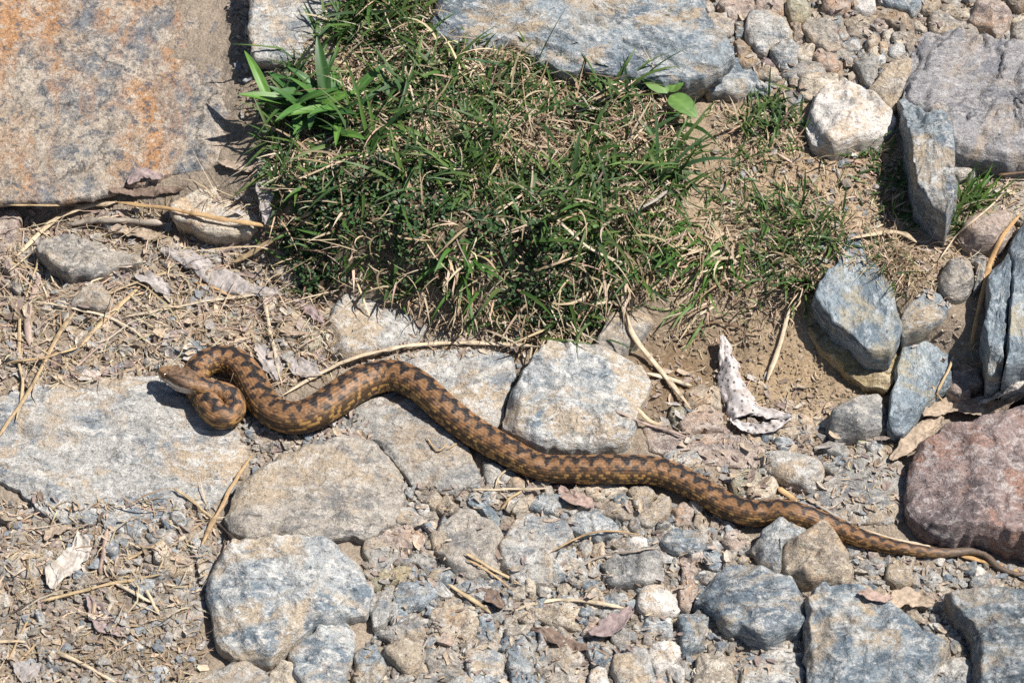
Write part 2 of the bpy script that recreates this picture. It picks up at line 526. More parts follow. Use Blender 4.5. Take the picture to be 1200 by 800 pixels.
    e = np.clip(DI / w, 0, 1)
    prof = np.sqrt(np.clip(1 - (1 - e) ** 2, 0, 1)) if rd >= .2 else np.where(DI > 1e-9, np.clip(.45 + .55 * e, 0, 1), .1)
    z = zr + z * prof
    V = [np.c_[XY, z]]
    last = O; lz = np.full(n, zr)
    depths = [.18, .45, .8, 1.3]
    scl = [1.008, 1.0, .975, .92]
    for dk, sk in zip(depths, scl):
        ring = c + (O - c) * sk
        zz = zr - dk * t - (.006 if dk > 1 else 0)
        Pq = np.c_[ring, np.full(n, zz)]
        ring = ring + (O - c) / rad[:, None] * (np.clip(.05 * t + .0003, 0, .0015) * fbm(Pq / [.012, .012, max(t * .22, .002)], 3, seed + 4))[:, None] * 1.5
        V.append(np.c_[ring, np.full(n, zz)])
    V.append(np.array([[c[0], c[1], zr - 1.3 * t - .006]]))
    V = np.vstack(V)
    nr = m_ + len(depths)
    tri = [(0, 1 + i, 1 + (i + 1) % n) for i in range(n)]
    i = np.arange(n); j = (i + 1) % n
    quads = np.concatenate([np.stack([1 + k * n + i, 1 + (k + 1) * n + i, 1 + (k + 1) * n + j, 1 + k * n + j], 1) for k in range(nr - 1)])
    last = 1 + (nr - 1) * n
    bot = [(last + (q + 1) % n, last + q, len(V) - 1) for q in range(n)]
    F = tri + quads.tolist() + bot
    HITV.append(V); HITF.append(F); HITN.append(len(V))
    org = np.array([c[0], c[1], z0])
    o = link(name, mesh_from(name, V - org, F), M[mat], loc=org)
    tag(o, label, cat, group)
    STONES.append((label, vis, math.sqrt(apx / math.pi), poly))
    return o

SL = []   # stones, larger first
def st(poly, t, mat, label, **k): stone(poly, t, mat, label, **k)

# --- the large slabs and rocks
st([(-70,-70),(280,-70),(284,0),(294,44),(302,88),(308,142),(296,192),(190,206),(125,226),(67,236),(0,236),(-70,240)], 11, 'rust', 'huge flat slab stained orange with rust in the upper left corner', rd=.10, facets=1, rough=1.6, jag=.7)
st([(292,-60),(294,44),(300,70),(354,76),(392,66),(425,40),(428,-60)], 10, 'pale', 'pale grey flat stone wedged between the rust stained slab and the grass', rd=.06, facets=1)
st([(518,-70),(516,0),(500,46),(560,62),(602,56),(657,84),(737,90),(800,96),(838,88),(860,68),(850,45),(827,22),(812,-70)], 22, 'blue', 'broad blue grey slab with tan flecks along the back of the grass', rd=.05, facets=2, layers=.3)
st([(820,88),(850,72),(880,75),(887,100),(870,113),(830,112)], 14, 'blue', 'blue grey ledge stone at the right end of the slab behind the grass', facets=2)
st([(1078,50),(1095,38),(1130,42),(1170,55),(1230,65),(1280,60),(1280,207),(1200,198),(1165,194),(1130,190),(1112,182),(1108,160),(1085,145),(1058,122),(1065,90),(1070,65)], 30, 'mauvegrey', 'large striped mauve grey boulder at the right edge below the gravel', rd=.10, facets=2, layers=.28)
st([(1052,122),(1097,123),(1113,158),(1117,216),(1114,250),(1107,268),(1092,258),(1072,238),(1066,205),(1060,165)], 42, 'blue', 'tall upright blue grey slab leaning against the striped boulder', rd=.05, facets=1, tilt=(-.08, .1))
st([(952,125),(962,111),(989,96),(1009,105),(1043,132),(1048,142),(1030,162),(1010,170),(975,178),(952,168),(947,145)], 22, 'white', 'white quartz block beside the sandy bank and grass tufts', rd=.12, facets=5)
st([(1063,562),(1075,535),(1105,510),(1150,495),(1200,480),(1300,470),(1310,665),(1200,652),(1170,640),(1110,634),(1085,626),(1066,602)], 32, 'red', 'big red brown rock at the right edge beside the snake tail', rd=.10, facets=5, chips=4)
st([(-70,470),(0,465),(60,452),(130,448),(190,443),(215,455),(240,482),(285,512),(290,532),(275,570),(250,590),(205,600),(180,612),(150,625),(100,612),(50,600),(0,566),(-70,560)], 9, 'pale', 'wide pale slab under the snake head at the left edge', rd=.19, facets=4, rough=1.0, jag=2.5, planar=1.6)
st([(265,610),(280,575),(310,548),(350,532),(400,512),(440,522),(465,552),(470,590),(460,615),(430,630),(400,630),(350,632),(300,638),(275,630)], 18, 'taupe', 'large smooth grey tan stone below the first bend of the snake', rd=.16, facets=3)
st([(243,692),(255,665),(272,643),(338,638),(385,640),(415,660),(435,692),(428,720),(395,727),(365,738),(335,762),(310,776),(275,772),(258,757),(250,725)], 24, 'paleblue', 'big blue and white mottled stone at the bottom left', rd=.12, facets=4)
st([(817,703),(835,680),(858,665),(880,667),(917,678),(933,697),(943,717),(943,735),(933,746),(893,756),(850,738),(838,722),(818,711)], 24, 'blue', 'rounded blue grey stone with a tan lower edge in the lower gravel', rd=.12, facets=5)
st([(943,712),(962,692),(1003,695),(1043,709),(1070,733),(1110,760),(1104,773),(1092,800),(1065,840),(955,840),(946,785)], 28, 'blue', 'large blue banded rock at the bottom edge right of the rounded stone', rd=.12, facets=3)
st([(1108,702),(1158,686),(1200,692),(1290,690),(1290,850),(1150,850),(1141,790),(1141,750),(1121,726)], 30, 'dark', 'dark blue black rock in the bottom right corner', rd=.14, facets=3)
st([(592,500),(599,466),(619,439),(643,406),(680,402),(724,419),(751,432),(761,449),(751,473),(744,493),(738,514),(728,522),(690,528),(640,526),(605,512)], 24, 'paleblue', 'pale blue and cream block just above the middle of the snake', rd=.09, facets=4, seed=9)
st([(436,424),(500,412),(560,412),(598,418),(603,440),(594,468),(583,498),(560,505),(520,485),(470,450)], 9, 'pale', 'flat pale slab behind the arch of the snake', rd=.08, facets=2)
st([(384,408),(383,380),(396,357),(411,338),(428,326),(450,330),(455,357),(483,371),(500,384),(486,399),(461,408),(407,421)], 15, 'pale', 'pale bluish stone under the front edge of the turf', rd=.10, facets=3)
st([(484,388),(515,374),(560,378),(604,394),(596,410),(540,412),(495,410)], 5, 'tan', 'low dusty tan slab under the long pale stem', rd=.2, facets=2)
st([(395,500),(430,468),(470,460),(500,478),(550,530),(562,560),(530,576),(490,572),(465,545),(440,520),(400,512)], 9, 'grey', 'flat grey slab tucked under the snake below its arch', rd=.12, facets=2)
st([(700,400),(722,363),(751,352),(764,378),(753,395),(727,415),(706,415)], 15, 'taupe', 'grey tan stone between the turf and the pale block', facets=3)
st([(954,357),(959,341),(982,317),(992,287),(1003,281),(1013,309),(1043,339),(1055,393),(1043,418),(1016,418),(989,394)], 20, 'slate', 'pointed blue slate slab standing out of the sandy bank', rd=.03, facets=0, tilt=(0, .02), chips=0, planar=.35, rough=.7)
st([(938,374),(955,364),(1000,412),(1035,424),(1053,402),(1052,436),(1036,454),(1012,450),(962,412)], 12, 'ochre', 'ochre layered ledge under the pointed slate slab', rd=.08, facets=3, layers=.3)
st([(1158,333),(1181,307),(1181,360),(1174,436),(1158,434),(1153,385)], 26, 'slate', 'narrow blue slate slab split off beside the right edge', rd=.05, facets=1, tilt=(0, .1), planar=.5)
st([(1182,294),(1200,266),(1280,235),(1280,445),(1200,436),(1177,440),(1181,385)], 34, 'slate', 'blue grey slate boulder cut by the right edge', rd=.05, facets=1, tilt=(0, .1), planar=.5)
st([(1058,402),(1104,384),(1124,374),(1128,419),(1114,452),(1094,469),(1077,486),(1060,506),(1042,500),(1044,466),(1051,432)], 17, 'slate', 'grey green slab standing right of the ochre ledge', rd=.05, facets=1, planar=.5, chips=1)
st([(930,590),(945,582),(965,568),(1000,542),(1020,530),(1060,545),(1061,580),(1062,600),(1040,614),(1000,612),(960,602)], 7, 'grey', 'low flat grey stone left of the big red rock', rd=.2, facets=3)
# --- medium stones, right side
st([(1125,278),(1128,267),(1150,246),(1167,241),(1183,251),(1185,270),(1175,290),(1157,292),(1133,290)], 22, 'pink', 'rounded pink and white stone above the dry stalks on the right', rd=.35, facets=4)
st([(1100,328),(1114,305),(1134,302),(1141,328),(1134,345),(1114,350),(1104,343)], 19, 'taupe', 'rounded grey tan stone below the pink and white stone', rd=.3, facets=3)
st([(1139,305),(1152,296),(1156,310),(1148,335),(1141,343),(1143,325)], 14, 'grey', 'narrow grey stone between the rounded tan stone and the slate boulder', facets=2)
st([(1054,381),(1061,365),(1087,346),(1098,348),(1114,361),(1103,376),(1079,388),(1059,393)], 15, 'blue', 'wedge of light blue stone right of the pointed slate slab', facets=2, rd=.08)
st([(1117,430),(1145,425),(1151,452),(1127,468),(1110,460)], 13, 'pink', 'pale pinkish block at the foot of the narrow slate slab', facets=3)
st([(1115,190),(1145,192),(1143,205),(1125,212),(1114,205)], 13, 'pale', 'small pale stone under the lower edge of the striped boulder', rd=.2)
st([(1150,218),(1200,202),(1270,200),(1270,250),(1200,262),(1172,246)], 9, 'taupe', 'low grey brown stone at the right edge under the striped boulder', rd=.2, facets=2)
st([(969,503),(975,486),(1003,467),(1030,462),(1036,480),(1040,498),(1030,508),(1003,513),(979,512)], 22, 'grey', 'rounded grey brown stone below the ochre ledge', rd=.28, facets=4)
st([(893,536),(901,530),(922,529),(961,540),(965,557),(954,571),(944,574),(912,563),(895,548)], 17, 'pale', 'smooth oval grey stone just above the rear half of the snake', rd=.4, facets=2, jag=.5)
st([(855,566),(875,549),(892,556),(886,574),(862,580)], 10, 'olive', 'olive grey pebble left of the smooth oval stone', rd=.3, facets=2)
st([(872,579),(885,563),(903,559),(912,569),(903,583),(885,587)], 10, 'cream', 'smooth cream pebble resting against the snake below the oval stone', rd=.45, facets=1, jag=.5)
st([(757,502),(775,498),(800,512),(850,508),(890,520),(900,543),(870,548),(820,543),(780,533),(762,528)], 7, 'pink', 'low pinkish stone crusted with dust above the rear of the snake', rd=.2, facets=3, rough=2)
st([(797,500),(820,476),(843,485),(846,503),(805,511)], 10, 'pink', 'flat pinkish brown stone left of the spotted white bark', facets=2, rd=.1)
st([(803,462),(820,453),(842,455),(843,478),(822,475),(805,476)], 8, 'tan', 'flat tan stone left of the spotted white bark', facets=2)
st([(785,488),(789,475),(800,480),(802,494),(792,498)], 9, 'olive', 'small pale olive stone in the dark soil hollow', facets=2)
st([(779,535),(800,526),(815,530),(824,543),(800,548)], 7, 'pale', 'pale stone half hidden behind the rear of the snake', facets=2)
st([(905,492),(925,482),(950,491),(955,505),(930,511),(910,506)], 6, 'tan', 'flat sandy stone between the spotted bark and the rounded stone', facets=3)
# --- gravel, top right
st([(875,30),(880,15),(907,17),(920,27),(927,43),(922,50),(903,57),(898,64),(887,62),(878,50)], 18, 'pale', 'angular light grey stone, largest in the gravel at the top', facets=4)
st([(903,63),(918,51),(935,54),(932,76),(927,81),(915,79),(905,68)], 16, 'pale', 'pale pointed stone just below the angular light grey stone at the top', facets=4)
st([(920,10),(927,-2),(943,0),(949,14),(943,24),(928,26)], 15, 'olive', 'rounded greenish grey stone at the top edge of the gravel', rd=.3, facets=3)
st([(964,-8),(999,-8),(993,15),(975,18),(965,12)], 14, 'pink', 'pinkish tan stone cut by the top edge', facets=3)
st([(1000,5),(1008,-4),(1025,-4),(1025,13),(1012,18),(1001,14)], 12, 'white', 'whitish stone at the top edge in the gravel', facets=3)
st([(940,33),(948,21),(968,23),(980,38),(984,54),(970,58),(955,52),(947,46)], 14, 'taupe', 'lumpy grey brown stone in the middle of the top gravel', facets=5)
st([(927,32),(938,29),(941,42),(931,45)], 8, 'tan', 'small tan stone between the angular grey and lumpy brown stones', facets=3)
st([(827,25),(832,18),(850,19),(860,27),(858,39),(845,42),(830,33)], 13, 'taupe', 'two toned grey stone at the right end of the broad blue slab', facets=4)
st([(842,8),(850,-6),(875,-6),(883,9),(875,22),(858,25),(849,17)], 14, 'pink', 'pink tan stone at the top edge above the two toned stone', facets=4)
st([(862,31),(872,30),(875,42),(863,45)], 9, 'dark', 'small dark grey stone left of the angular light grey stone', facets=2)
st([(887,5),(890,-6),(917,-4),(918,19),(906,16),(888,14)], 10, 'pink', 'flat brownish pink stone at the top edge behind the angular stone', facets=2)
st([(933,59),(945,51),(955,56),(952,68),(940,75),(933,70)], 10, 'cream', 'sandy yellow stone right of the pale pointed stone', facets=3)
st([(953,66),(962,60),(975,68),(984,77),(975,83),(960,78)], 10, 'pink', 'elongated pinkish stone below the lumpy brown stone', facets=3)
st([(932,79),(945,74),(965,81),(964,87),(945,90),(935,88)], 9, 'grey', 'low grey stone below the sandy yellow stone', facets=3)
st([(888,84),(897,79),(910,82),(915,92),(903,96),(890,92)], 10, 'taupe', 'grey brown stone below the reddish chip in the top gravel', facets=3)
st([(893,73),(903,70),(912,79),(905,82),(896,78)], 6, 'red', 'small reddish chip beside the pale pointed stone', facets=2)
st([(940,94),(960,88),(980,88),(981,100),(965,110),(950,114),(940,107)], 12, 'cream', 'cream stone touching the back of the white quartz block', facets=4)
st([(862,51),(875,48),(882,62),(888,78),(875,81),(865,74)], 10, 'brown', 'rough brown stone at the right end of the slab behind the grass', facets=4)
st([(967,63),(985,60),(998,63),(990,68),(975,69)], 5, 'taupe', 'thin flat sliver of stone in the top gravel', facets=1)
st([(985,51),(995,48),(1006,51),(1006,58),(995,61),(986,58)], 8, 'pale', 'small pinkish blue stone right of the lumpy brown stone', facets=2)
st([(981,38),(990,34),(994,44),(985,48)], 6, 'blue', 'small blue chip right of the lumpy brown stone', facets=2)
st([(995,34),(1010,36),(1022,40),(1022,46),(1005,44),(996,42)], 6, 'brown', 'thin brown layered stone in the top gravel', facets=1, layers=.4)
st([(990,23),(1010,19),(1025,22),(1022,33),(1000,34)], 9, 'tan', 'thin orange tan stone below the whitish stone at the top', facets=2, layers=.4)
st([(1030,-8),(1080,-8),(1078,13),(1068,19),(1050,12),(1035,6)], 13, 'blue', 'flat blue grey stone cut by the top edge on the right', facets=3)
st([(1081,-8),(1101,-8),(1102,8),(1092,17),(1081,15)], 12, 'tan', 'tan stone at the top edge right of the flat blue stone', facets=3)
st([(1025,12),(1045,10),(1062,18),(1070,30),(1066,50),(1060,53),(1055,38),(1042,30),(1030,24)], 11, 'brown', 'bent brown stone fanning down left of the striped boulder', facets=4)
st([(1022,24),(1036,22),(1040,32),(1028,36)], 8, 'pink', 'small pinkish stone below the bent brown stone', facets=3)
st([(1035,39),(1045,36),(1043,47),(1036,49)], 7, 'cream', 'small cream stone below the bent brown stone', facets=3)
st([(1030,53),(1038,52),(1040,62),(1032,64)], 7, 'tan', 'small tan stone above the two grey wedges', facets=3)
st([(1002,76),(1015,68),(1025,72),(1027,85),(1022,101),(1014,97),(1006,86)], 14, 'grey', 'grey wedge behind the white quartz block', facets=3)
st([(1018,108),(1030,94),(1050,70),(1066,62),(1068,80),(1062,104),(1050,126),(1044,127),(1035,119)], 15, 'taupe', 'grey tan wedge between the white quartz block and the striped boulder', facets=3)
st([(1043,58),(1055,54),(1062,61),(1050,67),(1043,65)], 7, 'pale', 'small pale stone on top of the grey tan wedge', facets=2)
st([(1103,12),(1115,8),(1130,12),(1135,21),(1125,24),(1112,20)], 10, 'tan', 'orange tan stone behind the striped boulder', facets=3)
st([(1137,25),(1142,10),(1160,5),(1180,10),(1185,22),(1178,36),(1168,43),(1155,34),(1145,29)], 18, 'pink', 'large pinkish stone behind the striped boulder', facets=4)
st([(1090,22),(1100,13),(1115,23),(1130,28),(1133,38),(1110,42),(1092,38)], 11, 'taupe', 'grey brown stone against the top of the striped boulder', facets=4)
st([(1187,30),(1220,20),(1220,55),(1195,52),(1187,42)], 13, 'taupe', 'grey stone at the right edge above the striped boulder', facets=3)
st([(1175,39),(1183,33),(1186,40),(1180,47),(1174,45)], 7, 'pale', 'small pale stone beside the large pinkish stone', facets=2)
st([(1182,0),(1220,-6),(1220,15),(1195,15),(1186,8)], 12, 'brown', 'brown stone in the top right corner', facets=3)
# --- left side
st([(45,293),(55,283),(75,276),(88,276),(107,287),(127,295),(160,301),(160,306),(130,312),(117,319),(100,321),(83,323),(62,314),(54,304)], 17, 'taupe', 'overhanging grey tan stone with a rust spot in the left litter', lift=7, facets=4, rd=.12, layers=.3)
st([(83,360),(97,343),(103,334),(118,333),(130,350),(130,361),(107,362)], 16, 'grey', 'grey pyramid shaped stone below the overhanging stone', facets=3)
st([(200,242),(225,229),(253,220),(298,219),(305,240),(303,260),(292,274),(253,275),(230,267),(205,257)], 10, 'cream', 'white and cream quartz stone under the thick straw stalk', facets=5)
st([(-20,250),(5,246),(22,253),(25,262),(17,280),(12,293),(-20,300)], 14, 'pink', 'mauve brown stone at the left edge above the litter', facets=3)
st([(121,316),(135,311),(152,312),(150,324),(130,327)], 6, 'red', 'small mauve stone under the tip of the overhanging stone', facets=2)
st([(182,401),(192,388),(219,392),(240,408),(225,421),(206,415),(187,412)], 10, 'blue', 'bluish stone just above the snake head', facets=3)
st([(167,423),(190,415),(210,421),(214,431),(202,435),(182,435)], 6, 'pale', 'pale flat stone left of the snake snout', facets=2, rd=.25)
st([(224,391),(235,385),(283,385),(305,392),(298,405),(286,414),(253,408),(240,403)], 9, 'tan', 'long tan stone behind the first coil of the snake', facets=3)
st([(226,379),(237,366),(255,365),(258,382),(238,384)], 7, 'tan', 'square tan stone behind the long tan stone', facets=2)
st([(259,364),(270,361),(274,380),(261,383)], 6, 'olive', 'small greenish stone beside the square tan stone', facets=2)
st([(323,363),(336,358),(350,363),(354,378),(349,397),(336,399),(329,385)], 9, 'tan', 'upright tan stone below the corner of the turf', facets=2)
st([(352,388),(367,386),(378,394),(374,406),(363,411),(351,409)], 9, 'olive', 'olive tan stone right of the upright tan stone', facets=3)
st([(187,707),(200,691),(225,682),(237,696),(238,724),(227,744),(195,742)], 4, 'taupe', 'flat dusty stone sunk in the soil left of the blue and white stone', facets=2, rd=.3)
st([(192,658),(202,650),(227,658),(225,674),(205,676),(192,673)], 10, 'tan', 'blocky tan stone left of the blue splinter', facets=2)
st([(225,636),(232,632),(247,646),(252,664),(243,684),(235,678),(230,656)], 9, 'paleblue', 'blue grey splinter above the blue and white mottled stone', facets=2)
st([(-20,650),(20,638),(47,636),(60,648),(55,669),(30,678),(-20,676)], 8, 'grey', 'grey rounded stone sunk in the litter at the left edge', facets=3, rd=.3)
st([(172,630),(185,623),(205,619),(210,628),(203,638),(185,639)], 6, 'grey', 'small grey stone at the lower edge of the wide pale slab', facets=2)
st([(340,766),(375,736),(405,731),(416,745),(410,775),(397,810),(375,830),(350,800)], 17, 'paleblue', 'blue stone leaning below the blue and white mottled stone', facets=4)
st([(318,788),(330,778),(348,782),(352,800),(335,815),(318,805)], 10, 'cream', 'cream chip at the bottom edge beside the leaning blue stone', facets=3)
st([(195,812),(240,787),(290,777),(310,790),(325,850),(185,850)], 11, 'grey', 'grey stone along the bottom edge below the mottled stone', facets=2)
# --- gravel in front
st([(487,594),(495,591),(504,595),(500,603),(492,606)], 8, 'white', 'bright white pebble near the middle of the lower gravel', rd=.4, facets=2)
st([(464,603),(472,596),(483,597),(490,607),(480,613),(466,613)], 8, 'pale', 'pale grey pebble left of the bright white pebble', facets=3)
st([(433,626),(455,619),(480,618),(496,628),(495,638),(483,643),(467,644),(445,637)], 6, 'pink', 'flat pink stone below the pale grey pebble', facets=1, rd=.15)
st([(548,586),(555,580),(567,590),(592,615),(592,622),(583,618),(551,594)], 9, 'slate', 'dark slate splinter lying diagonally below the snake', facets=2)
st([(505,629),(525,612),(545,600),(586,622),(589,632),(584,665),(579,676),(535,682),(525,662),(511,648)], 13, 'taupe', 'flat brown grey stone left of the pale round topped stone', rd=.08, facets=2)
st([(584,642),(596,622),(623,604),(663,614),(670,631),(652,648),(645,682),(609,684),(589,665)], 14, 'pale', 'pale cream and grey stone in the middle of the lower gravel', rd=.12, facets=4)
st([(645,672),(656,649),(673,646),(687,677),(683,686),(650,683)], 11, 'paleblue', 'pale stone left of the grey rectangular stone', facets=3)
st([(705,662),(724,649),(771,646),(776,658),(775,680),(758,685),(714,686)], 14, 'grey', 'grey rectangular stone in the lower gravel', facets=2, rd=.08)
st([(748,698),(757,689),(782,689),(798,712),(787,722),(758,723),(747,712)], 14, 'white', 'round white quartz stone in the lower gravel', facets=4, rd=.3)
st([(750,738),(758,726),(785,725),(787,745),(752,745)], 9, 'paleblue', 'blue grey stone directly below the white quartz stone', facets=2)
st([(718,777),(727,761),(758,760),(763,783),(768,800),(760,830),(725,830)], 13, 'pale', 'pale bluish stone at the bottom edge below the white quartz stone', facets=3)
st([(761,760),(788,754),(799,767),(788,781),(770,794),(763,780)], 14, 'white', 'whitish striped stone at the bottom right of the pale bluish stone', facets=3)
st([(622,597),(632,583),(667,583),(678,595),(668,602),(647,602)], 8, 'blue', 'blue flecked stone below the middle of the snake', facets=2)
st([(662,613),(678,603),(700,603),(717,613),(724,623),(722,630),(700,633),(683,630),(670,622)], 12, 'paleblue', 'lavender grey stone right of the pale cream stone', facets=3)
st([(682,569),(723,566),(735,575),(713,583),(698,587),(688,580)], 8, 'cream', 'flat cream stone touching the underside of the snake', facets=2)
st([(698,596),(713,589),(738,596),(742,609),(733,612),(712,606)], 7, 'tan', 'flat tan stone below the flat cream stone', facets=2)
st([(720,583),(728,579),(736,584),(732,591),(722,591)], 5, 'blue', 'small blue stone between the flat cream and tan stones', facets=2)
st([(737,578),(758,571),(767,581),(760,590),(747,594)], 9, 'taupe', 'grey tan stone touching the snake right of the flat cream stone', facets=3)
st([(744,600),(767,591),(775,580),(784,586),(783,603),(777,610),(758,616),(747,611)], 12, 'taupe', 'lumpy grey tan stone below the snake, right of the flat tan stone', facets=4)
st([(789,598),(800,591),(812,600),(808,614),(792,614)], 9, 'pink', 'pinkish white stone below the rear half of the snake', facets=3)
st([(678,641),(686,633),(694,638),(692,650),(682,651)], 7, 'pale', 'small round bluish pebble below the lavender grey stone', rd=.4, facets=1)
st([(695,640),(704,635),(709,642),(703,650),(696,649)], 6, 'pale', 'small pale pebble left of the orange stone', rd=.3, facets=2)
st([(709,643),(717,634),(733,634),(742,642),(726,647)], 7, 'tan', 'small orange pink stone above the grey rectangular stone', facets=2)
st([(772,628),(792,623),(815,625),(832,633),(825,644),(810,651),(790,648),(776,639)], 12, 'blue', 'blue topped flat stone below the rear half of the snake', facets=2, rd=.15)
st([(882,643),(893,626),(923,611),(943,623),(937,637),(917,647),(915,670),(907,671),(892,661),(889,652)], 22, 'paleblue', 'jagged blue stone touching the snake from below', facets=5, rd=.10)
st([(919,648),(943,633),(963,622),(975,632),(992,647),(996,670),(988,683),(942,683),(922,677),(918,666)], 26, 'tan', 'angular tan block right of the jagged blue stone', facets=5, rd=.08)
st([(1038,680),(1040,664),(1060,651),(1070,657),(1068,678),(1050,687)], 13, 'taupe', 'cream grey stone below the thin end of the snake', facets=4)
st([(1006,664),(1018,655),(1034,660),(1036,672),(1020,676)], 8, 'grey', 'grey stone left of the cream grey stone below the tail', facets=3)
st([(1088,780),(1112,775),(1128,773),(1140,784),(1151,802),(1145,840),(1092,840)], 16, 'pale', 'pale grey stone at the bottom edge between two dark rocks', facets=3)
st([(1145,779),(1158,774),(1177,792),(1183,840),(1155,840)], 16, 'pink', 'pinkish stone at the bottom edge against the dark corner rock', facets=3)
st([(797,722),(835,720),(828,742),(817,761),(800,768)], 14, 'blue', 'blue stone left of the rounded blue grey stone', facets=3)
st([(817,773),(833,768),(852,777),(858,792),(850,815),(812,815)], 14, 'cream', 'cream stone at the bottom edge below the rounded blue stone', facets=3)
st([(870,785),(887,772),(913,759),(933,767),(944,790),(940,830),(878,830)], 10, 'pale', 'pale grey stone at the bottom edge left of the blue banded rock', facets=3)
st([(798,656),(812,661),(816,698),(808,716),(797,712)], 10, 'pink', 'narrow pinkish stone above the blue stone in the lower gravel', facets=2)
st([(452,758),(470,751),(493,754),(498,768),(493,779),(475,789),(462,778),(452,769)], 14, 'tan', 'rounded tan stone at the bottom, right of the leaning blue stone', facets=2, rd=.25)
st([(445,747),(467,731),(492,726),(497,746),(478,752)], 9, 'grey', 'pale grey stone above the rounded tan stone', facets=2)
st([(463,697),(470,684),(507,683),(515,698),(493,713),(467,720)], 10, 'blue', 'blue stone with a pink vein right of the mottled stone', facets=3)
st([(435,699),(459,693),(457,716),(450,733),(438,735),(434,717)], 10, 'pale', 'upright white blue stone against the mottled stone', facets=2, layers=.3)
st([(434,685),(445,673),(465,666),(482,669),(470,682),(442,692)], 8, 'olive', 'olive tan stone above the upright white blue stone', facets=2)
st([(428,634),(440,629),(468,648),(456,664),(440,671),(426,650)], 7, 'grey', 'purplish grey flake below the flat pink stone', facets=2)
st([(503,722),(525,701),(555,711),(560,735),(545,753),(520,748)], 7, 'tan', 'flat dusty tan stone left of the dark leaf litter', facets=2)
st([(560,722),(572,716),(579,735),(571,747),(561,744)], 7, 'blue', 'small blue stone right of the flat dusty tan stone', facets=2)
st([(595,762),(615,751),(626,775),(620,805),(600,808)], 9, 'blue', 'bluish stone at the bottom edge near the middle', facets=3)
st([(690,796),(700,785),(710,788),(713,815),(690,815)], 9, 'white', 'small white stone at the bottom edge left of the pale bluish stone', facets=2)
st([(622,716),(650,709),(675,725),(680,739),(650,734),(632,727)], 5, 'tan', 'flat tan stone under the pale curved stem', facets=1)
st([(655,715),(667,709),(680,716),(674,726),(662,726)], 7, 'cream', 'cream pebble below the pale curved stem', facets=2)
st([(568,541),(585,546),(608,561),(600,567),(572,567)], 7, 'pale', 'white grey chip under the belly of the snake', facets=2)
st([(500,768),(520,758),(540,770),(535,795),(505,795)], 8, 'taupe', 'grey tan stone right of the rounded tan stone', facets=3)
st([(545,762),(570,756),(592,770),(585,800),(550,805)], 8, 'paleblue', 'pale blue stone at the bottom edge left of the bluish stone', facets=3)
st([(635,765),(665,758),(690,770),(684,800),(640,805)], 7, 'taupe', 'brownish stone at the bottom edge below the dark leaf litter', facets=3)
st([(418,765),(440,757),(452,782),(440,812),(415,810)], 10, 'blue', 'blue grey stone at the bottom edge beside the leaning blue stone', facets=3)
NAMED = list(STONES)
SHARD_MATS = ['taupe', 'grey', 'pale', 'tan', 'blue', 'paleblue', 'pink', 'grey', 'cream', 'taupe', 'blue']
SHARD_WORD = {'taupe': 'grey tan', 'grey': 'grey', 'pale': 'pale grey', 'tan': 'tan', 'blue': 'blue grey', 'paleblue': 'pale blue', 'pink': 'pinkish', 'cream': 'cream'}
# ------------------------------------------------------------------ where the snake lies (photo pixels, head to tail) and its half width
SNAKE_PX = np.array([(193,437),(207,442),(222,448),(238,454),(252,457),(266,460),(274,467),(276,480),(269,488),(258,489),(249,481),(240,467),(230,450),(231,433),(248,422),(270,421),(287,434),(297,452),(308,472),(324,485),(344,490),(366,485),(390,470),(420,450),(445,441),(468,441),(492,453),(520,478),(550,502),(588,525),(629,546),(665,550),(710,550),(771,552),(817,572),(850,592),(885,602),(920,599),(967,613),(1013,632),(1060,643),(1107,648),(1137,645),(1157,650),(1167,663),(1188,672),(1206,672)], float)

def catmull(P, per=24):
    P = np.asarray(P, float)
    Q = np.vstack([2 * P[0] - P[1], P, 2 * P[-1] - P[-2]])
    out = []
    for i in range(1, len(Q) - 2):
        p0, p1, p2, p3 = Q[i - 1], Q[i], Q[i + 1], Q[i + 2]
        t = np.linspace(0, 1, per, endpoint=False)[:, None]
        out.append(.5 * (2 * p1 + (p2 - p0) * t + (2 * p0 - 5 * p1 + 4 * p2 - p3) * t ** 2 + (3 * p1 - p0 - 3 * p2 + p3) * t ** 3))
    out.append(P[-1:])
    return np.vstack(out)

SNK = catmull(SNAKE_PX)

# ------------------------------------------------------------------ loose pebbles, each an object
def ico(sub):
    t = (1 + 5 ** .5) / 2
    V = [(-1,t,0),(1,t,0),(-1,-t,0),(1,-t,0),(0,-1,t),(0,1,t),(0,-1,-t),(0,1,-t),(t,0,-1),(t,0,1),(-t,0,-1),(-t,0,1)]
    F = [(0,11,5),(0,5,1),(0,1,7),(0,7,10),(0,10,11),(1,5,9),(5,11,4),(11,10,2),(10,7,6),(7,1,8),(3,9,4),(3,4,2),(3,2,6),(3,6,8),(3,8,9),(4,9,5),(2,4,11),(6,2,10),(8,6,7),(9,8,1)]
    V = [np.array(v) / np.linalg.norm(v) for v in V]
    for _ in range(sub):
        cache, G = {}, []
        def mid(a, b):
            k = (min(a, b), max(a, b))
            if k not in cache:
                m = V[a] + V[b]; V.append(m / np.linalg.norm(m)); cache[k] = len(V) - 1
            return cache[k]
        for a, b, c in F:
            x, y, z = mid(a, b), mid(b, c), mid(c, a)
            G += [(a, x, z), (b, y, x), (c, z, y), (x, y, z)]
        F = G
    return np.array(V), np.array(F)

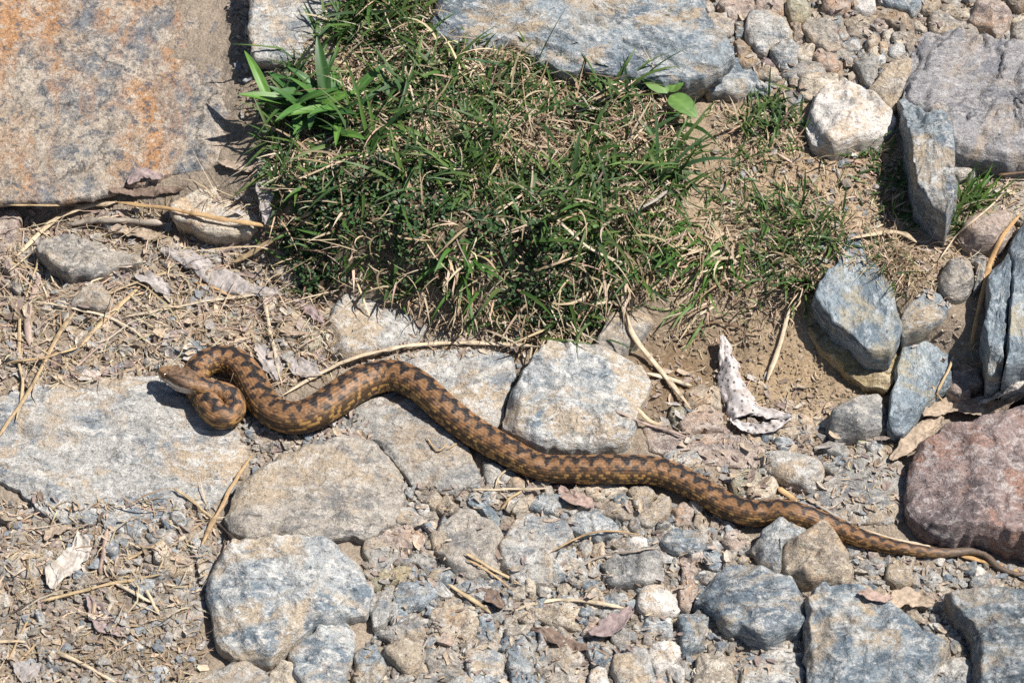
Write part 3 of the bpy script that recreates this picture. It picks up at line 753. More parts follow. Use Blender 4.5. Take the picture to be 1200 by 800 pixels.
def rock_shape(V, seed, planes=9, soft=18.):
    r = np.random.default_rng(seed)
    nd = r.normal(size=(planes, 3)); nd /= np.linalg.norm(nd, axis=1)[:, None]
    d = r.uniform(.45, .95, planes)
    q = np.clip(V @ nd.T, 1e-3, None) / d[None, :]
    inv = (q ** soft).sum(1) ** (1 / soft)
    rad = 1 / np.maximum(inv, .8)
    rad = rad * (1 + .05 * fbm(V * 2.2 + seed, 3, seed) + .02 * fbm(V * 9 + seed, 2, seed + 3))
    return V * rad[:, None]

def chip(seed, npts, flat=.62, lim=1.0):
    """an angular chip: the hull of a few scattered points"""
    import bmesh
    r = np.random.default_rng(seed)
    p = r.normal(size=(npts, 3)); p /= np.linalg.norm(p, axis=1)[:, None]
    p *= r.uniform(.75, 1.05, (npts, 1)) * [1, r.uniform(.6, .95), flat * r.uniform(.8, 1.15)]
    bm = bmesh.new()
    for q in p: bm.verts.new(q)
    bmesh.ops.convex_hull(bm, input=bm.verts)
    bmesh.ops.delete(bm, geom=[v for v in bm.verts if not v.link_faces], context='VERTS')
    bmesh.ops.triangulate(bm, faces=bm.faces)
    bm.verts.index_update()
    V = np.array([v.co[:] for v in bm.verts]); F = np.array([[v.index for v in f.verts] for f in bm.faces])
    bm.free()
    return V, F

IV, IF = ico(3)
PROTO = []
for i in range(22):
    if i % 6 == 5: PROTO.append(mesh_from('pebble', rock_shape(IV, 900 + i, 7, 12) * .005 * [1, .85, .6], IF))
    else:
        v_, f_ = chip(900 + i, 13 + i % 7)
        PROTO.append(mesh_from('pebble', v_ * .0055, f_, False))
PCOL = {'grey': 'grey', 'tan': 'tan', 'blue grey': 'blue', 'pinkish': 'pink', 'pale grey': 'pale', 'cream': 'cream', 'brown': 'brown', 'dark grey': 'dark', 'white': 'white', 'taupe': 'taupe'}
PM = {}
def proto(i, colour):
    if (i, colour) not in PM:
        me = PROTO[i].copy(); me.materials.append(M[PCOL[colour]]); PM[(i, colour)] = me
    return PM[(i, colour)]

LAND = [('rust stained slab', 200, 210), ('broad blue slab behind the grass', 690, 60), ('striped boulder', 1140, 120), ('white quartz block by the bank', 995, 140),
        ('big red rock', 1130, 570), ('wide pale slab', 130, 540), ('large smooth grey tan stone', 370, 580), ('mottled blue and white stone', 335, 705),
        ('rounded blue grey stone', 882, 712), ('blue banded rock', 1020, 770), ('dark corner rock', 1170, 760), ('pale block above the snake', 680, 465),
        ('pointed slate slab', 1005, 360), ('smooth oval stone', 930, 552), ('angular tan block', 957, 658), ('jagged blue stone', 912, 640),
        ('grey rectangular stone', 740, 668), ('round white quartz stone', 772, 706), ('pale cream stone in the gravel', 628, 648), ('flat brown grey stone', 548, 645),
        ('overhanging stone in the litter', 100, 300), ('white quartz stone under the straw', 255, 250), ('grey pyramid stone', 108, 350), ('angular light grey stone at the top', 900, 40),
        ('large pinkish stone at the top right', 1160, 24), ('long tan stone behind the coil', 265, 397), ('grey green slab', 1085, 440), ('rounded grey brown stone', 1005, 490),
        ('rounded tan stone at the bottom', 475, 770), ('spotted white bark', 875, 460), ('bright white pebble', 495, 598), ('tail of the snake', 1110, 646),
        ('leaning blue stone', 380, 775), ('pale bluish stone at the bottom', 742, 785), ('cream grey stone by the tail', 1055, 670), ('dusty sunk stone', 212, 714)]

_yy, _xx = np.mgrid[-10:812:2, -10:1212:2]
_pts = np.stack([_xx.ravel(), _yy.ravel()], 1).astype(float)
MASK = np.zeros(_xx.shape, bool)
def mask_out(poly, shrink):
    poly = np.asarray(poly, float)
    c0, a0 = centroid(poly)
    P_ = c0 + (poly - c0) * (1 - shrink / max(math.sqrt(a0 / math.pi), 6))
    lo, hi = P_.min(0), P_.max(0)
    k_ = np.where((_pts[:, 0] >= lo[0]) & (_pts[:, 0] <= hi[0]) & (_pts[:, 1] >= lo[1]) & (_pts[:, 1] <= hi[1]))[0]
    MASK.ravel()[k_] |= inpoly(_pts[k_], P_)
for lb, c_, r_, poly in NAMED: mask_out(poly, 2.5)
def in_named(px, py):
    i, j = int((py + 10) / 2), int((px + 10) / 2)
    return MASK[min(max(i, 0), MASK.shape[0] - 1), min(max(j, 0), MASK.shape[1] - 1)]

ALLP = []
def spread(region, count, rmin, rmax, palette, overlap=.74, seed=1):
    r = random.Random(seed)
    xs = [p[0] for p in region]; ys = [p[1] for p in region]
    made = []
    for k in range(count * 60):
        if len(made) >= count: break
        f = 1 - len(made) / count
        rad = rmin + (rmax - rmin) * f ** 1.6
        x, y = r.uniform(min(xs), max(xs)), r.uniform(min(ys), max(ys))
        if in_named(x, y) or not inpoly(np.array([[x, y]]), region)[0]: continue
        if np.min(np.hypot(SNK[:, 0] - x, SNK[:, 1] - y - 4)) < 17 + rad * .6: continue
        if ALLP:
            A_ = np.array(ALLP)
            if np.any(np.hypot(A_[:, 0] - x, A_[:, 1] - y) < (rad + A_[:, 2]) * overlap): continue
        ALLP.append((x, y, rad)); made.append((x, y, rad, r.choice(palette)))
    return made

def side_of(x, y):
    dd = [math.hypot(x - l[1], (y - l[2]) * 1.2) for l in LAND]
    k = int(np.argmin(dd)); l = LAND[k]
    dx, dy = x - l[1], (y - l[2]) * 1.2
    return k, dd[k], ('right of' if dx > 0 else 'left of') if abs(dx) > abs(dy) else ('below' if dy > 0 else 'above')
ORD = ['nearest', 'second nearest', 'third nearest', 'fourth nearest', 'fifth nearest', 'sixth nearest', 'seventh nearest', 'eighth nearest', 'ninth nearest', 'tenth nearest', 'eleventh nearest', 'twelfth nearest']

# flat broken shards wedged between the larger stones
sh_r = random.Random(77)
shards = []
for region, count, r0, r1 in (([(415,585),(500,572),(620,566),(680,572),(820,590),(880,640),(820,700),(800,806),(420,806),(440,740),(430,660)], 62, 7, 15),
                              ([(815,-6),(1205,-6),(1205,70),(1085,36),(1055,128),(1000,100),(940,120),(880,112),(850,60)], 18, 6, 10),
                              ([(820,610),(880,650),(935,690),(1000,690),(1060,655),(1150,665),(1195,684),(1110,700),(1125,770),(1060,715),(960,690),(860,660)], 14, 6, 11),
                              ([(0,250),(300,250),(380,350),(380,420),(200,420),(170,440),(0,450)], 24, 7, 15),
                              ([(0,605),(240,605),(265,640),(240,700),(200,800),(0,800)], 16, 7, 15),
                              ([(780,500),(960,510),(1040,520),(1010,560),(930,600),(850,560)], 8, 7, 13)):
    xs = [p[0] for p in region]; ys = [p[1] for p in region]
    made = 0
    for k in range(count * 80):
        if made >= count: break
        rad = r0 + (r1 - r0) * (1 - made / count) ** 1.4
        x, y = sh_r.uniform(min(xs), max(xs)), sh_r.uniform(min(ys), max(ys))
        if in_named(x, y) or not inpoly(np.array([[x, y]]), region)[0]: continue
        if np.min(np.hypot(SNK[:, 0] - x, SNK[:, 1] - y - 4)) < 17 + rad * .7: continue
        if any(in_named(x + rad * .75 * math.cos(q), y + rad * .6 * math.sin(q)) for q in (0, 1.05, 2.1, 3.14, 4.2, 5.24)): continue
        n_ = sh_r.randint(4, 6); a0 = sh_r.uniform(0, 6.28); el_ = sh_r.uniform(.55, .9); th = sh_r.uniform(0, 3.14)
        pg = []
        for q in range(n_):
            aa = a0 + 6.283 * (q + sh_r.uniform(-.28, .28)) / n_
            ux, uy = math.cos(aa) * rad * 1.15, math.sin(aa) * rad * el_
            pg.append((x + ux * math.cos(th) - uy * math.sin(th), y + (ux * math.sin(th) + uy * math.cos(th)) * .82))
        mask_out(pg, 1.5); made += 1
        shards.append((pg, sh_r.choice(SHARD_MATS), x, y, sh_r.uniform(5, 10)))
kd = {}
for i, (pg, mt, x, y, t_) in enumerate(shards):
    k, d_, side = side_of(x, y)
    kd.setdefault((SHARD_WORD[mt], side, k), []).append((d_, i))
slab = {}
for (w_, side, k), v in kd.items():
    v.sort()
    for q, (_, i) in enumerate(v):
        slab[i] = (f'flat {w_} shard {side} the {LAND[k][0]}' if len(v) == 1 else f'{ORD[q]} flat {w_} shard {side} the {LAND[k][0]}')
for i, (pg, mt, x, y, t_) in enumerate(shards):
    stone(pg, t_, mt, slab[i], rd=.10, facets=2, chips=1, name='stone_shard', cat='shard', group='flat shards wedged between the larger stones', tilt=(sh_r.uniform(-.1, .1), sh_r.uniform(-.1, .1)))

PAL1 = ['tan'] * 4 + ['pinkish'] * 3 + ['grey'] * 3 + ['pale grey'] * 2 + ['cream'] * 2 + ['brown'] * 2 + ['blue grey'] * 2 + ['taupe'] * 3
PAL2 = ['taupe'] * 4 + ['grey'] * 4 + ['pale grey'] * 4 + ['tan'] * 3 + ['blue grey'] * 4 + ['pinkish'] * 2 + ['cream'] * 2 + ['dark grey'] + ['white']
PEB = []
PEB += spread([(815,-6),(1205,-6),(1205,70),(1085,36),(1055,128),(1000,100),(940,120),(880,112),(850,60)], 85, 4.5, 9.5, PAL1, seed=3)
PEB += spread([(415,585),(500,572),(620,566),(680,572),(820,590),(880,640),(820,700),(800,806),(420,806),(440,740),(430,660)], 118, 5, 13, PAL2, seed=4)
PEB += spread([(820,610),(880,650),(935,690),(1000,690),(1060,655),(1150,665),(1195,684),(1110,700),(1125,770),(1060,715),(960,690),(860,660)], 44, 4.5, 9, PAL2, seed=5)
PEB += spread([(0,240),(300,240),(380,350),(380,420),(200,420),(170,440),(0,450)], 26, 4.5, 8, PAL1, .95, seed=6)
PEB += spread([(0,600),(240,600),(265,640),(240,700),(200,800),(0,800)], 16, 4.5, 7.5, PAL1, 1.2, seed=7)
PEB += spread([(272,-4),(300,-4),(306,74),(300,130),(286,100)], 12, 4.5, 8, PAL1, seed=8)
PEB += spread([(865,490),(960,500),(1040,520),(1010,560),(930,600),(850,560)], 12, 4.5, 7, PAL1, 1.0, seed=9)
PEB += spread([(500,405),(600,405),(600,420),(500,415)], 4, 5, 6.5, ['white', 'blue grey', 'tan', 'pale grey'], seed=10)
PEB += spread([(830,100),(940,110),(940,200),(870,220)], 4, 4.5, 6.5, ['tan', 'grey'], 2, seed=12)
PEB = PEB[:300]

keyed = {}
for i, (x, y, rad, c) in enumerate(PEB):
    k, d_, side = side_of(x, y)
    keyed.setdefault((c, side, k), []).append((d_, i))
plabel = {}
for (c, side, k), v in keyed.items():
    v.sort()
    for q, (_, i) in enumerate(v):
        lead = '' if len(v) == 1 else ORD[min(q, 11)] + ' of the '
        plabel[i] = (f'small {c} pebble {side} the {LAND[k][0]}' if len(v) == 1 else f'{ORD[min(q, 11)]} {c} pebble {side} the {LAND[k][0]}')
hits = terr_hit([p[0] for p in PEB], [p[1] for p in PEB])
for i, (x, y, rad, c) in enumerate(PEB):
    h = hits[i]
    r = rad * S / .005
    o = bpy.data.objects.new('pebble', proto(rnd.randrange(22), c))
    col.objects.link(o)
    sx, sy, sz = r * rnd.uniform(.95, 1.3), r * rnd.uniform(.95, 1.35), r * rnd.uniform(.7, 1.1)
    o.scale = (sx, sy, sz)
    o.rotation_euler = (rnd.uniform(-.35, .35), rnd.uniform(-.35, .35), rnd.uniform(0, 6.28))
    o.location = (h[0], h[1], terr(h[0:1], h[1:2])[0] + sz * .0055 * .25)
    tag(o, plabel[i], 'pebble', 'loose pebbles among the larger stones')

# ------------------------------------------------------------------ fine gravel nobody could count
GSH = [chip(700 + i, 9 + i % 4, .6) for i in range(24)]
GC = np.array([(.52,.45,.37),(.48,.42,.35),(.45,.43,.40),(.58,.54,.48),(.40,.42,.43),(.53,.43,.36),(.64,.60,.54),(.38,.32,.26),(.50,.44,.36),(.34,.37,.40)])

def scatter_gravel(pts, r0, r1, power=2.5, z_off=.15):
    n = len(pts)
    sz = (r0 + (r1 - r0) * rng.random(n) ** power)
    V, F, C, off = [], [], [], 0
    for i in range(n):
        A, f_ = GSH[rng.integers(24)]
        A = A * (sz[i] * rng.uniform([.8, .8, .8], [1.3, 1.3, 1.2]))
        a = rng.uniform(0, 6.28); ca, sa = math.cos(a), math.sin(a)
        b_ = rng.uniform(-.5, .5)
        A = np.c_[A[:, 0], A[:, 1] * math.cos(b_) - A[:, 2] * math.sin(b_), A[:, 1] * math.sin(b_) + A[:, 2] * math.cos(b_)]
        V.append(np.c_[A[:, 0] * ca - A[:, 1] * sa, A[:, 0] * sa + A[:, 1] * ca, A[:, 2]] + pts[i] + [0, 0, sz[i] * z_off])
        F.append(f_ + off); off += len(A)
        C.append(np.tile(GC[rng.integers(len(GC))] * rng.uniform(.7, 1.15), (len(A), 1)))
    return np.vstack(V), np.vstack(F), np.vstack(C)

def sample_px(poly, n):
    poly = np.asarray(poly, float)
    lo, hi = poly.min(0), poly.max(0)
    out = np.empty((0, 2))
    while len(out) < n:
        q = rng.uniform(lo, hi, (n * 2, 2))
        out = np.vstack([out, q[inpoly(q, poly)]])
    return out[:n]

def sample_ground(poly, n):
    """points spread evenly over the ground inside a region outlined in the photo"""
    poly = np.asarray(poly, float)
    W = terr_hit(poly[:, 0], poly[:, 1])[:, :2]
    q = sample_px(W, n)
    return np.c_[q, ground_z(q[:, 0], q[:, 1])]

gr = [sample_ground([(815,-60),(1300,-60),(1300,80),(1085,40),(1055,128),(1000,100),(940,118),(880,112),(850,60)], 2600),
      sample_ground([(410,560),(560,560),(700,570),(830,600),(900,640),(1060,640),(1300,680),(1300,860),(330,860),(440,740),(425,660)], 9000),
      sample_ground([(780,480),(960,490),(1060,540),(1060,620),(960,615),(860,590),(800,550)], 500),
      sample_ground([(-120,236),(300,230),(390,350),(380,440),(180,440),(-120,470)], 1500),
      sample_ground([(-120,590),(250,590),(270,650),(240,720),(240,860),(-120,860)], 2600),
      sample_ground([(280,470),(330,490),(420,480),(440,520),(300,560),(280,520)], 260),
      sample_ground([(380,380),(620,390),(620,430),(560,520),(400,520)], 250),
      sample_ground([(830,110),(1050,150),(1050,300),(930,330),(840,230)], 260),
      sample_ground([(262,-30),(300,-30),(300,66),(284,150),(274,60)], 120)]
P0 = np.vstack(gr)
gv, gf, gc = scatter_gravel(P0, .0010, .0052, 2.0)
grav = link('fine_gravel', mesh_from('fine_gravel', gv, gf, False, np.clip(gc, .02, .85)), M['gravel'])
tag(grav, 'fine tan and grey gravel filling the gaps between the stones', 'gravel', kind='stuff')

# crumbs of dry soil
GC_keep = GC
GC = np.array([(.40, .31, .22), (.34, .255, .175), (.46, .36, .26), (.28, .205, .14), (.38, .30, .23)])
P1 = np.vstack([sample_ground([(760,380),(860,370),(960,400),(1060,470),(1060,600),(880,590),(780,540),(740,450)], 2200),
                sample_ground([(840,120),(1050,160),(1050,320),(930,350),(800,400),(850,240)], 1500),
                sample_ground([(-100,236),(300,230),(390,350),(380,440),(180,440),(-100,470)], 1200),
                sample_ground([(-100,590),(250,590),(270,650),(240,720),(240,860),(-100,860)], 1800),
                sample_ground([(410,560),(700,570),(900,640),(1250,680),(1250,860),(330,860),(440,740)], 2400),
                sample_ground([(380,370),(620,390),(620,430),(400,430)], 500),
                sample_ground([(262,-40),(302,-40),(305,70),(330,200),(290,230),(280,150)], 500)])
gv, gf, gc = scatter_gravel(P1, .0005, .0024, 2.0)
crumb = link('soil_crumbs', mesh_from('soil_crumbs', gv, gf, False, np.clip(gc, .02, .85)), M['soil'])
tag(crumb, 'crumbs of dry brown soil strewn over the bare ground', 'soil', kind='stuff')
GC = GC_keep

# ------------------------------------------------------------------ what later things rest on
def build_bvh():
    off, VV, FF = 0, [], []
    for V, F in zip(HITV, HITF):
        VV.append(V)
        if isinstance(F, np.ndarray): FF += (F + off).tolist()
        else: FF += [tuple(i + off for i in f) for f in F]
        off += len(V)
    return BVHTree.FromPolygons(np.vstack(VV).tolist(), FF)
BVH = build_bvh()
CAMV = Vector(CAM)
def hit(px, py):
    d = Vector(ray([px], [py])[0])
    loc, nrm, i, dist = BVH.ray_cast(CAMV, d.normalized())
    if loc is None: return np.array(terr_hit([px], [py])[0])
    return np.array(loc)
def top(x, y):
    loc, nrm, i, dist = BVH.ray_cast(Vector((x, y, 1.0)), Vector((0, 0, -1)))
    return loc.z if loc is not None else float(terr(np.array([x]), np.array([y]))[0])

# ------------------------------------------------------------------ the snake
def gsmooth(a, sig):
    k = int(sig * 3) + 1
    w = np.exp(-.5 * (np.arange(-k, k + 1) / sig) ** 2); w /= w.sum()
    return np.convolve(np.pad(a, k, mode='edge'), w, 'valid')

ROLL = -1.0
def build_snake():
    px = SNK
    # half width in mm as a function of distance from the snout in mm
    hwm = np.array([0,6,10,12,12,12.5,13,13.5,14.5,15.5,16,16,16,16,16.5,17,17.5,18.5,19,19.5,20,20.5,21,21,20,19,18.5,18,18,17.5,16,17,18,17,15.8,15.8,15.6,14.6,12.6,10.5,8.2,5.6,4.4,4.0,3.8,3,2.5]) * S * 1000 * .97
    idx_w = np.arange(len(px)) / 24.0
    wpx = np.interp(idx_w, np.arange(len(hwm)), hwm)
    hs = [0, .6, 2, 5, 9, 14, 19, 23, 28, 33, 38]
    ha = [1.0, 2.7, 4.2, 5.1, 5.9, 7.3, 8.7, 8.5, 7.0, 6.4, 6.5]
    hb = [.8, 2.4, 3.7, 4.4, 5.0, 5.8, 6.4, 6.2, 5.8, 5.9, 6.2]
    def widths(Lmm, w):
        k = sstep(28, 38, Lmm)
        return np.interp(Lmm, hs, ha) * (1 - k) + w * k, np.interp(Lmm, hs, hb) * (1 - k) + w * .92 * k
    z = terr_hit(px[:, 0], px[:, 1])[:, 2] + .012
    for it in range(4):
        P = at_plane(px[:, 0], px[:, 1], z)
        L = np.r_[0, np.cumsum(np.linalg.norm(np.diff(P, axis=0), axis=1))] * 1000
        a, bb = [q_ / 1000 for q_ in widths(L, wpx)]
        T = np.gradient(P, axis=0); T /= np.linalg.norm(T, axis=1)[:, None]
        side = np.stack([-T[:, 1], T[:, 0], 0 * T[:, 0]], 1)
        g = np.array([max(top(p[0] + o * s_[0] * w_, p[1] + o * s_[1] * w_) for o in (-.55, 0, .55)) for p, s_, w_ in zip(P, side, a)])
        g = np.maximum(gsmooth(g, 10), g - .0035)
        g = gsmooth(g, 8)
        zt = g + bb * .93
        # the neck and head ride over the lower coil
        up = np.interp(L, [0, 12, 30, 42, 55, 72, 92], [.0085, .0092, .0105, .0105, .0065, .002, 0])
        z = .4 * z + .6 * (zt + up)
    P = at_plane(px[:, 0], px[:, 1], z)
    L = np.r_[0, np.cumsum(np.linalg.norm(np.diff(P, axis=0), axis=1))]
    ns, nph = 1560, 116
    # finer steps on the head
    sv = np.r_[np.linspace(0, .035, 140, endpoint=False), np.linspace(.035, L[-1], ns - 140)]
    C = np.stack([np.interp(sv, L, P[:, i]) for i in range(3)], 1)
    for i in range(3):
        sm = gsmooth(C[:, i], 8); C[150:-20, i] = sm[150:-20]
    T = np.gradient(C, axis=0); T /= np.linalg.norm(T, axis=1)[:, None]
    T = np.stack([gsmooth(T[:, i], 6) for i in range(3)], 1); T /= np.linalg.norm(T, axis=1)[:, None]
    up = np.array([0, 0, 1.0]) - T * T[:, 2:3]; up /= np.linalg.norm(up, axis=1)[:, None]
    sd_ = np.cross(up, T)
    rl = .25 * (1 - sstep(20, 60, sv * 1000))[:, None]
    up, sd_ = up * np.cos(rl) - ROLL * sd_ * np.sin(rl), sd_ * np.cos(rl) + ROLL * up * np.sin(rl)                      # towards the right of the travel direction head to tail
    smm = sv * 1000
    A, B = widths(smm, np.interp(sv, L, wpx))
    END = smm[-1]; print('snake length mm', END)
    A = np.r_[A[:60], gsmooth(A, 6)[60:]]; B = np.r_[B[:60], gsmooth(B, 6)[60:]]
    ph = np.linspace(-math.pi, math.pi, nph, endpoint=False)   # 0 = back, +-pi = belly
    PH, SM = np.meshgrid(ph, smm)
    AA, BB = A[:, None], B[:, None]
    headw = np.clip(1 - (SM - 24) / 10, 0, 1)
    
    e = 2.0 + .55 * headw                       # boxier cross section on the head
    cx = np.sign(np.sin(PH)) * np.abs(np.sin(PH)) ** (2 / e)
    cz = np.sign(np.cos(PH)) * np.abs(np.cos(PH)) ** (2 / e)
    flat = np.where(cz < -.55, -.55 + (cz + .55) * .45, cz)
    X = AA * cx; Z = BB * flat
    # ridge over the eye, mouth line
    brow = headw * np.exp(-((SM - 8.5) / 3.2) ** 2) * np.exp(-((np.abs(PH) - .85) / .22) ** 2)
    mouth = headw * np.exp(-((np.abs(PH) - 1.78) / .07) ** 2) * sstep(1, 4, SM) * (1 - sstep(20, 25, SM))
    snout = headw * np.exp(-((SM - 1.5) / 2.0) ** 2)
    # overlapping keeled scales
    rows = 23
    v = PH / (2 * math.pi) * rows * 1.28
    ls = np.interp(smm, [0, 30, 60, 150, END - 150, END], [1.2, 1.5, 2.3, 2.7, 2.6, 1.5])
    u = np.cumsum(np.r_[0, np.diff(smm)] / ls)[:, None] + 0 * PH
    vi = np.round(v); fv = v - vi
    uu = u + .5 * (np.mod(vi, 2))
    ui = np.floor(uu); fu = uu - ui
    edge = np.abs(fv) * 2
    rear = fu ** 1.0
    sc = (1 - edge ** 2.2) * (.25 + .75 * fu) * (1 - sstep(.86, 1.0, fu)) 
    keel = np.exp(-(fv / .13) ** 2) * sstep(0, .2, fu) * (1 - sstep(.7, .95, fu))
    bodyw = 1 - .35 * headw
    relief = bodyw * (.30 * sc + .12 * keel * (np.abs(PH) < 2.2)) * np.clip(AA / 9, .25, 1)
    sid = _hash((ui.astype(np.int64) & 0xffffffff).ravel(), ((vi + 50).astype(np.int64) & 0xffffffff).ravel(), np.zeros(PH.size, np.int64), 5).reshape(PH.shape)
    nrm2 = np.stack([cx / AA, cz / BB], -1); nrm2 /= np.linalg.norm(nrm2, axis=-1, keepdims=True) + 1e-9
    off = relief + .7 * brow - .55 * mouth
    X = X + nrm2[..., 0] * off; Z = Z + nrm2[..., 1] * off + .9 * snout
    Vx = C[:, None, :] + (sd_[:, None, :] * X[..., None] + up[:, None, :] * Z[..., None]) / 1000
    # ---- pattern
    xyz = np.stack([SM / 6, np.cos(PH) * 3, np.sin(PH) * 3], -1).reshape(-1, 3)
    n1 = fbm(xyz * 1.1, 3, 71).reshape(PH.shape)
    n2 = fbm(xyz * 3.0, 3, 72).reshape(PH.shape)
    base = np.array([.245, .128, .057]) * (1 + .40 * n1 + .34 * sid + .35 * n2)[..., None]
    pale = np.array([.36, .235, .165])
    w = sstep(.15, .5, n1)[..., None] * .45
    c = base * (1 - w) + pale * w
    PF = PH                                      # pattern angle; the body lies rolled a little away from the viewer
    PH = PH - .30 * sstep(95, 140, SM)
    per = 10.0
    phase = 2 * math.pi * SM / per + .9 * np.sin(SM / 37.0) + .7 * np.sin(SM / 11.3)
    zig = .27 * np.sin(phase)
    half = .35 - .08 * np.cos(2 * phase) + .28 * n1
    half = half * np.interp(SM, [0, 38, 45, END], [.8, .9, 1, .9])
    q = PH + .14 * n2 + .10 * sid
    d = np.abs(q - zig) - half
    dk = (1 - sstep(-.13, .11, d)) * (.72 + .28 * sstep(-.55, -.1, n2 + .5 * n1))
    dk = dk * sstep(26, 31, SM)
    c = c * (1 - dk[..., None]) + np.array([.020, .017, .018]) * dk[..., None] * (1 + .4 * sid[..., None])
    # a row of dark spots along each flank
    for sgn in (1, -1):
        ph0 = .98 * sgn
        th_ = phase + (math.pi / 2 if sgn > 0 else -math.pi / 2)
        k = np.round(th_ / (2 * math.pi))
        ds = (th_ - k * 2 * math.pi) / (2 * math.pi) * per
        dd = np.hypot(ds / 2.9, (q - ph0) / .25) + .4 * n2 + .3 * n1
        sp = (1 - sstep(.65, 1.15, dd)) * .9 * sstep(40, 60, SM)
        c = c * (1 - sp[..., None]) + np.array([.045, .033, .027]) * sp[..., None]
    # flank and belly: dark brown with yellowish scales
    fl = sstep(.92, 1.38, np.abs(PH) + .26 * n1)
    yel = sstep(.1, .6, sid + .45 * n2)
    fc = np.array([.042, .027, .015]) * (1 - yel[..., None]) + np.array([.40, .23, .075]) * yel[..., None]
    c = c * (1 - .85 * fl[..., None]) + fc * .85 * fl[..., None]
    be = sstep(2.15, 2.45, np.abs(PH))
    c = c * (1 - be[..., None]) + np.array([.06, .05, .045]) * be[..., None] * (1 + .5 * n2[..., None])
    PH = PF
    # last stretch of tail greyer
    tl = sstep(END - 85, END - 40, SM)[..., None] * .7
    c = c * (1 - tl) + np.array([.17, .135, .11]) * tl
    # skin between the scales
    gap = (1 - sstep(.0, .35, sc)) * bodyw
    c = c * (1 - .22 * gap)[..., None]
    # head
    hw = (1 - sstep(24, 31, SM))[..., None]
    hc = np.array([.20, .125, .078]) * (1 + .35 * n1 + .55 * sid + .35 * n2)[..., None]
    aph = np.abs(PH)
    tip = (1 - sstep(4, 10, SM))[..., None] * (1 - sstep(1.0, 1.5, aph))[..., None]
    hc = hc * (1 - .5 * tip) + np.array([.42, .24, .10]) * .5 * tip
    stripe = np.exp(-((aph - (1.02 + .016 * (SM - 8))) / .17) ** 2) * sstep(8, 12, SM)
    hc = hc * (1 - .8 * stripe[..., None]) + np.array([.05, .032, .022]) * .8 * stripe[..., None]
    veeb = np.exp(-((aph - (.75 - .03 * (SM - 12))) / .16) ** 2) * sstep(13, 17, SM)
    hc = hc * (1 - .75 * veeb[..., None]) + np.array([.04, .03, .025]) * .75 * veeb[..., None]
    lab = sstep(1.40, 1.50, aph) * (1 - sstep(2.15, 2.35, aph))
    labc = np.array([.74, .62, .50]) * (1 + .25 * sid)[..., None]
    hc = hc * (1 - .85 * lab[..., None]) + labc * .85 * lab[..., None]
    hc = hc * (1 - .9 * mouth)[..., None]
    c = c * (1 - hw) + hc * hw
    c = np.clip(c, .006, .8)
    nsv = len(sv)
    V = np.vstack([Vx.reshape(-1, 3), C[:1] - T[:1] * .0006 + up[:1] * .0009, C[-1:] + T[-1:] * .001])
    cc = np.vstack([c.reshape(-1, 3), c[0, 0][None], c[-1, 0][None]])
    i = np.arange(nsv - 1)[:, None] * nph; j = np.arange(nph)[None, :]; j2 = (j + 1) % nph
    F = np.stack([(i + j), (i + j2), (i + nph + j2), (i + nph + j)], -1).reshape(-1, 4).tolist()
    F += [(nsv * nph, (k + 1) % nph, k) for k in range(nph)]
    b0 = (nsv - 1) * nph
    F += [(nsv * nph + 1, b0 + k, b0 + (k + 1) % nph) for k in range(nph)]
    org = np.array([C[nsv // 2, 0], C[nsv // 2, 1], 0])
    root = link('viper', mesh_from('viper', V - org, F, True, cc), M['snake'], loc=org)
    tag(root, 'brown viper with a dark zigzag back stretched across the stones, head coiled at left', 'snake')
    # eyes with slit pupils
    k = int(np.argmin(np.abs(smm - 8.2)))
    for sgn in (1, -1):
        r_ = .0021
        po = C[k] + sd_[k] * sgn * (A[k] * .93) / 1000 + up[k] * (B[k] * .46) / 1000
        ev = IV * r_
        eye = link('eye', mesh_from('eye', ev, IF), M['eye'], parent=root, loc=po - org)
        fw = sd_[k] * sgn * .9 + up[k] * .35; fw /= np.linalg.norm(fw)
        pv = IV * [1, 1, 1]
        lon = T[k]; vert = np.cross(fw, lon); vert /= np.linalg.norm(vert)
        pv = (IV[:, :1] * lon * .00032 + IV[:, 1:2] * vert * .0011 + IV[:, 2:3] * fw * .0003) + fw * r_ * .93
        link('pupil', mesh_from('pupil', pv, IF), M['pupil'], parent=eye)
    return P
SNAKE_P = build_snake()
# ------------------------------------------------------------------ grass and leaves
def jitter_cols(base, n, amt=.2):
    base = np.asarray(base, float)
    pick = base[rng.integers(len(base), size=n)]
    return np.clip(pick * (1 + amt * rng.normal(size=(n, 1)) * .6) * (1 + .06 * rng.normal(size=(n, 3))), .008, .85)

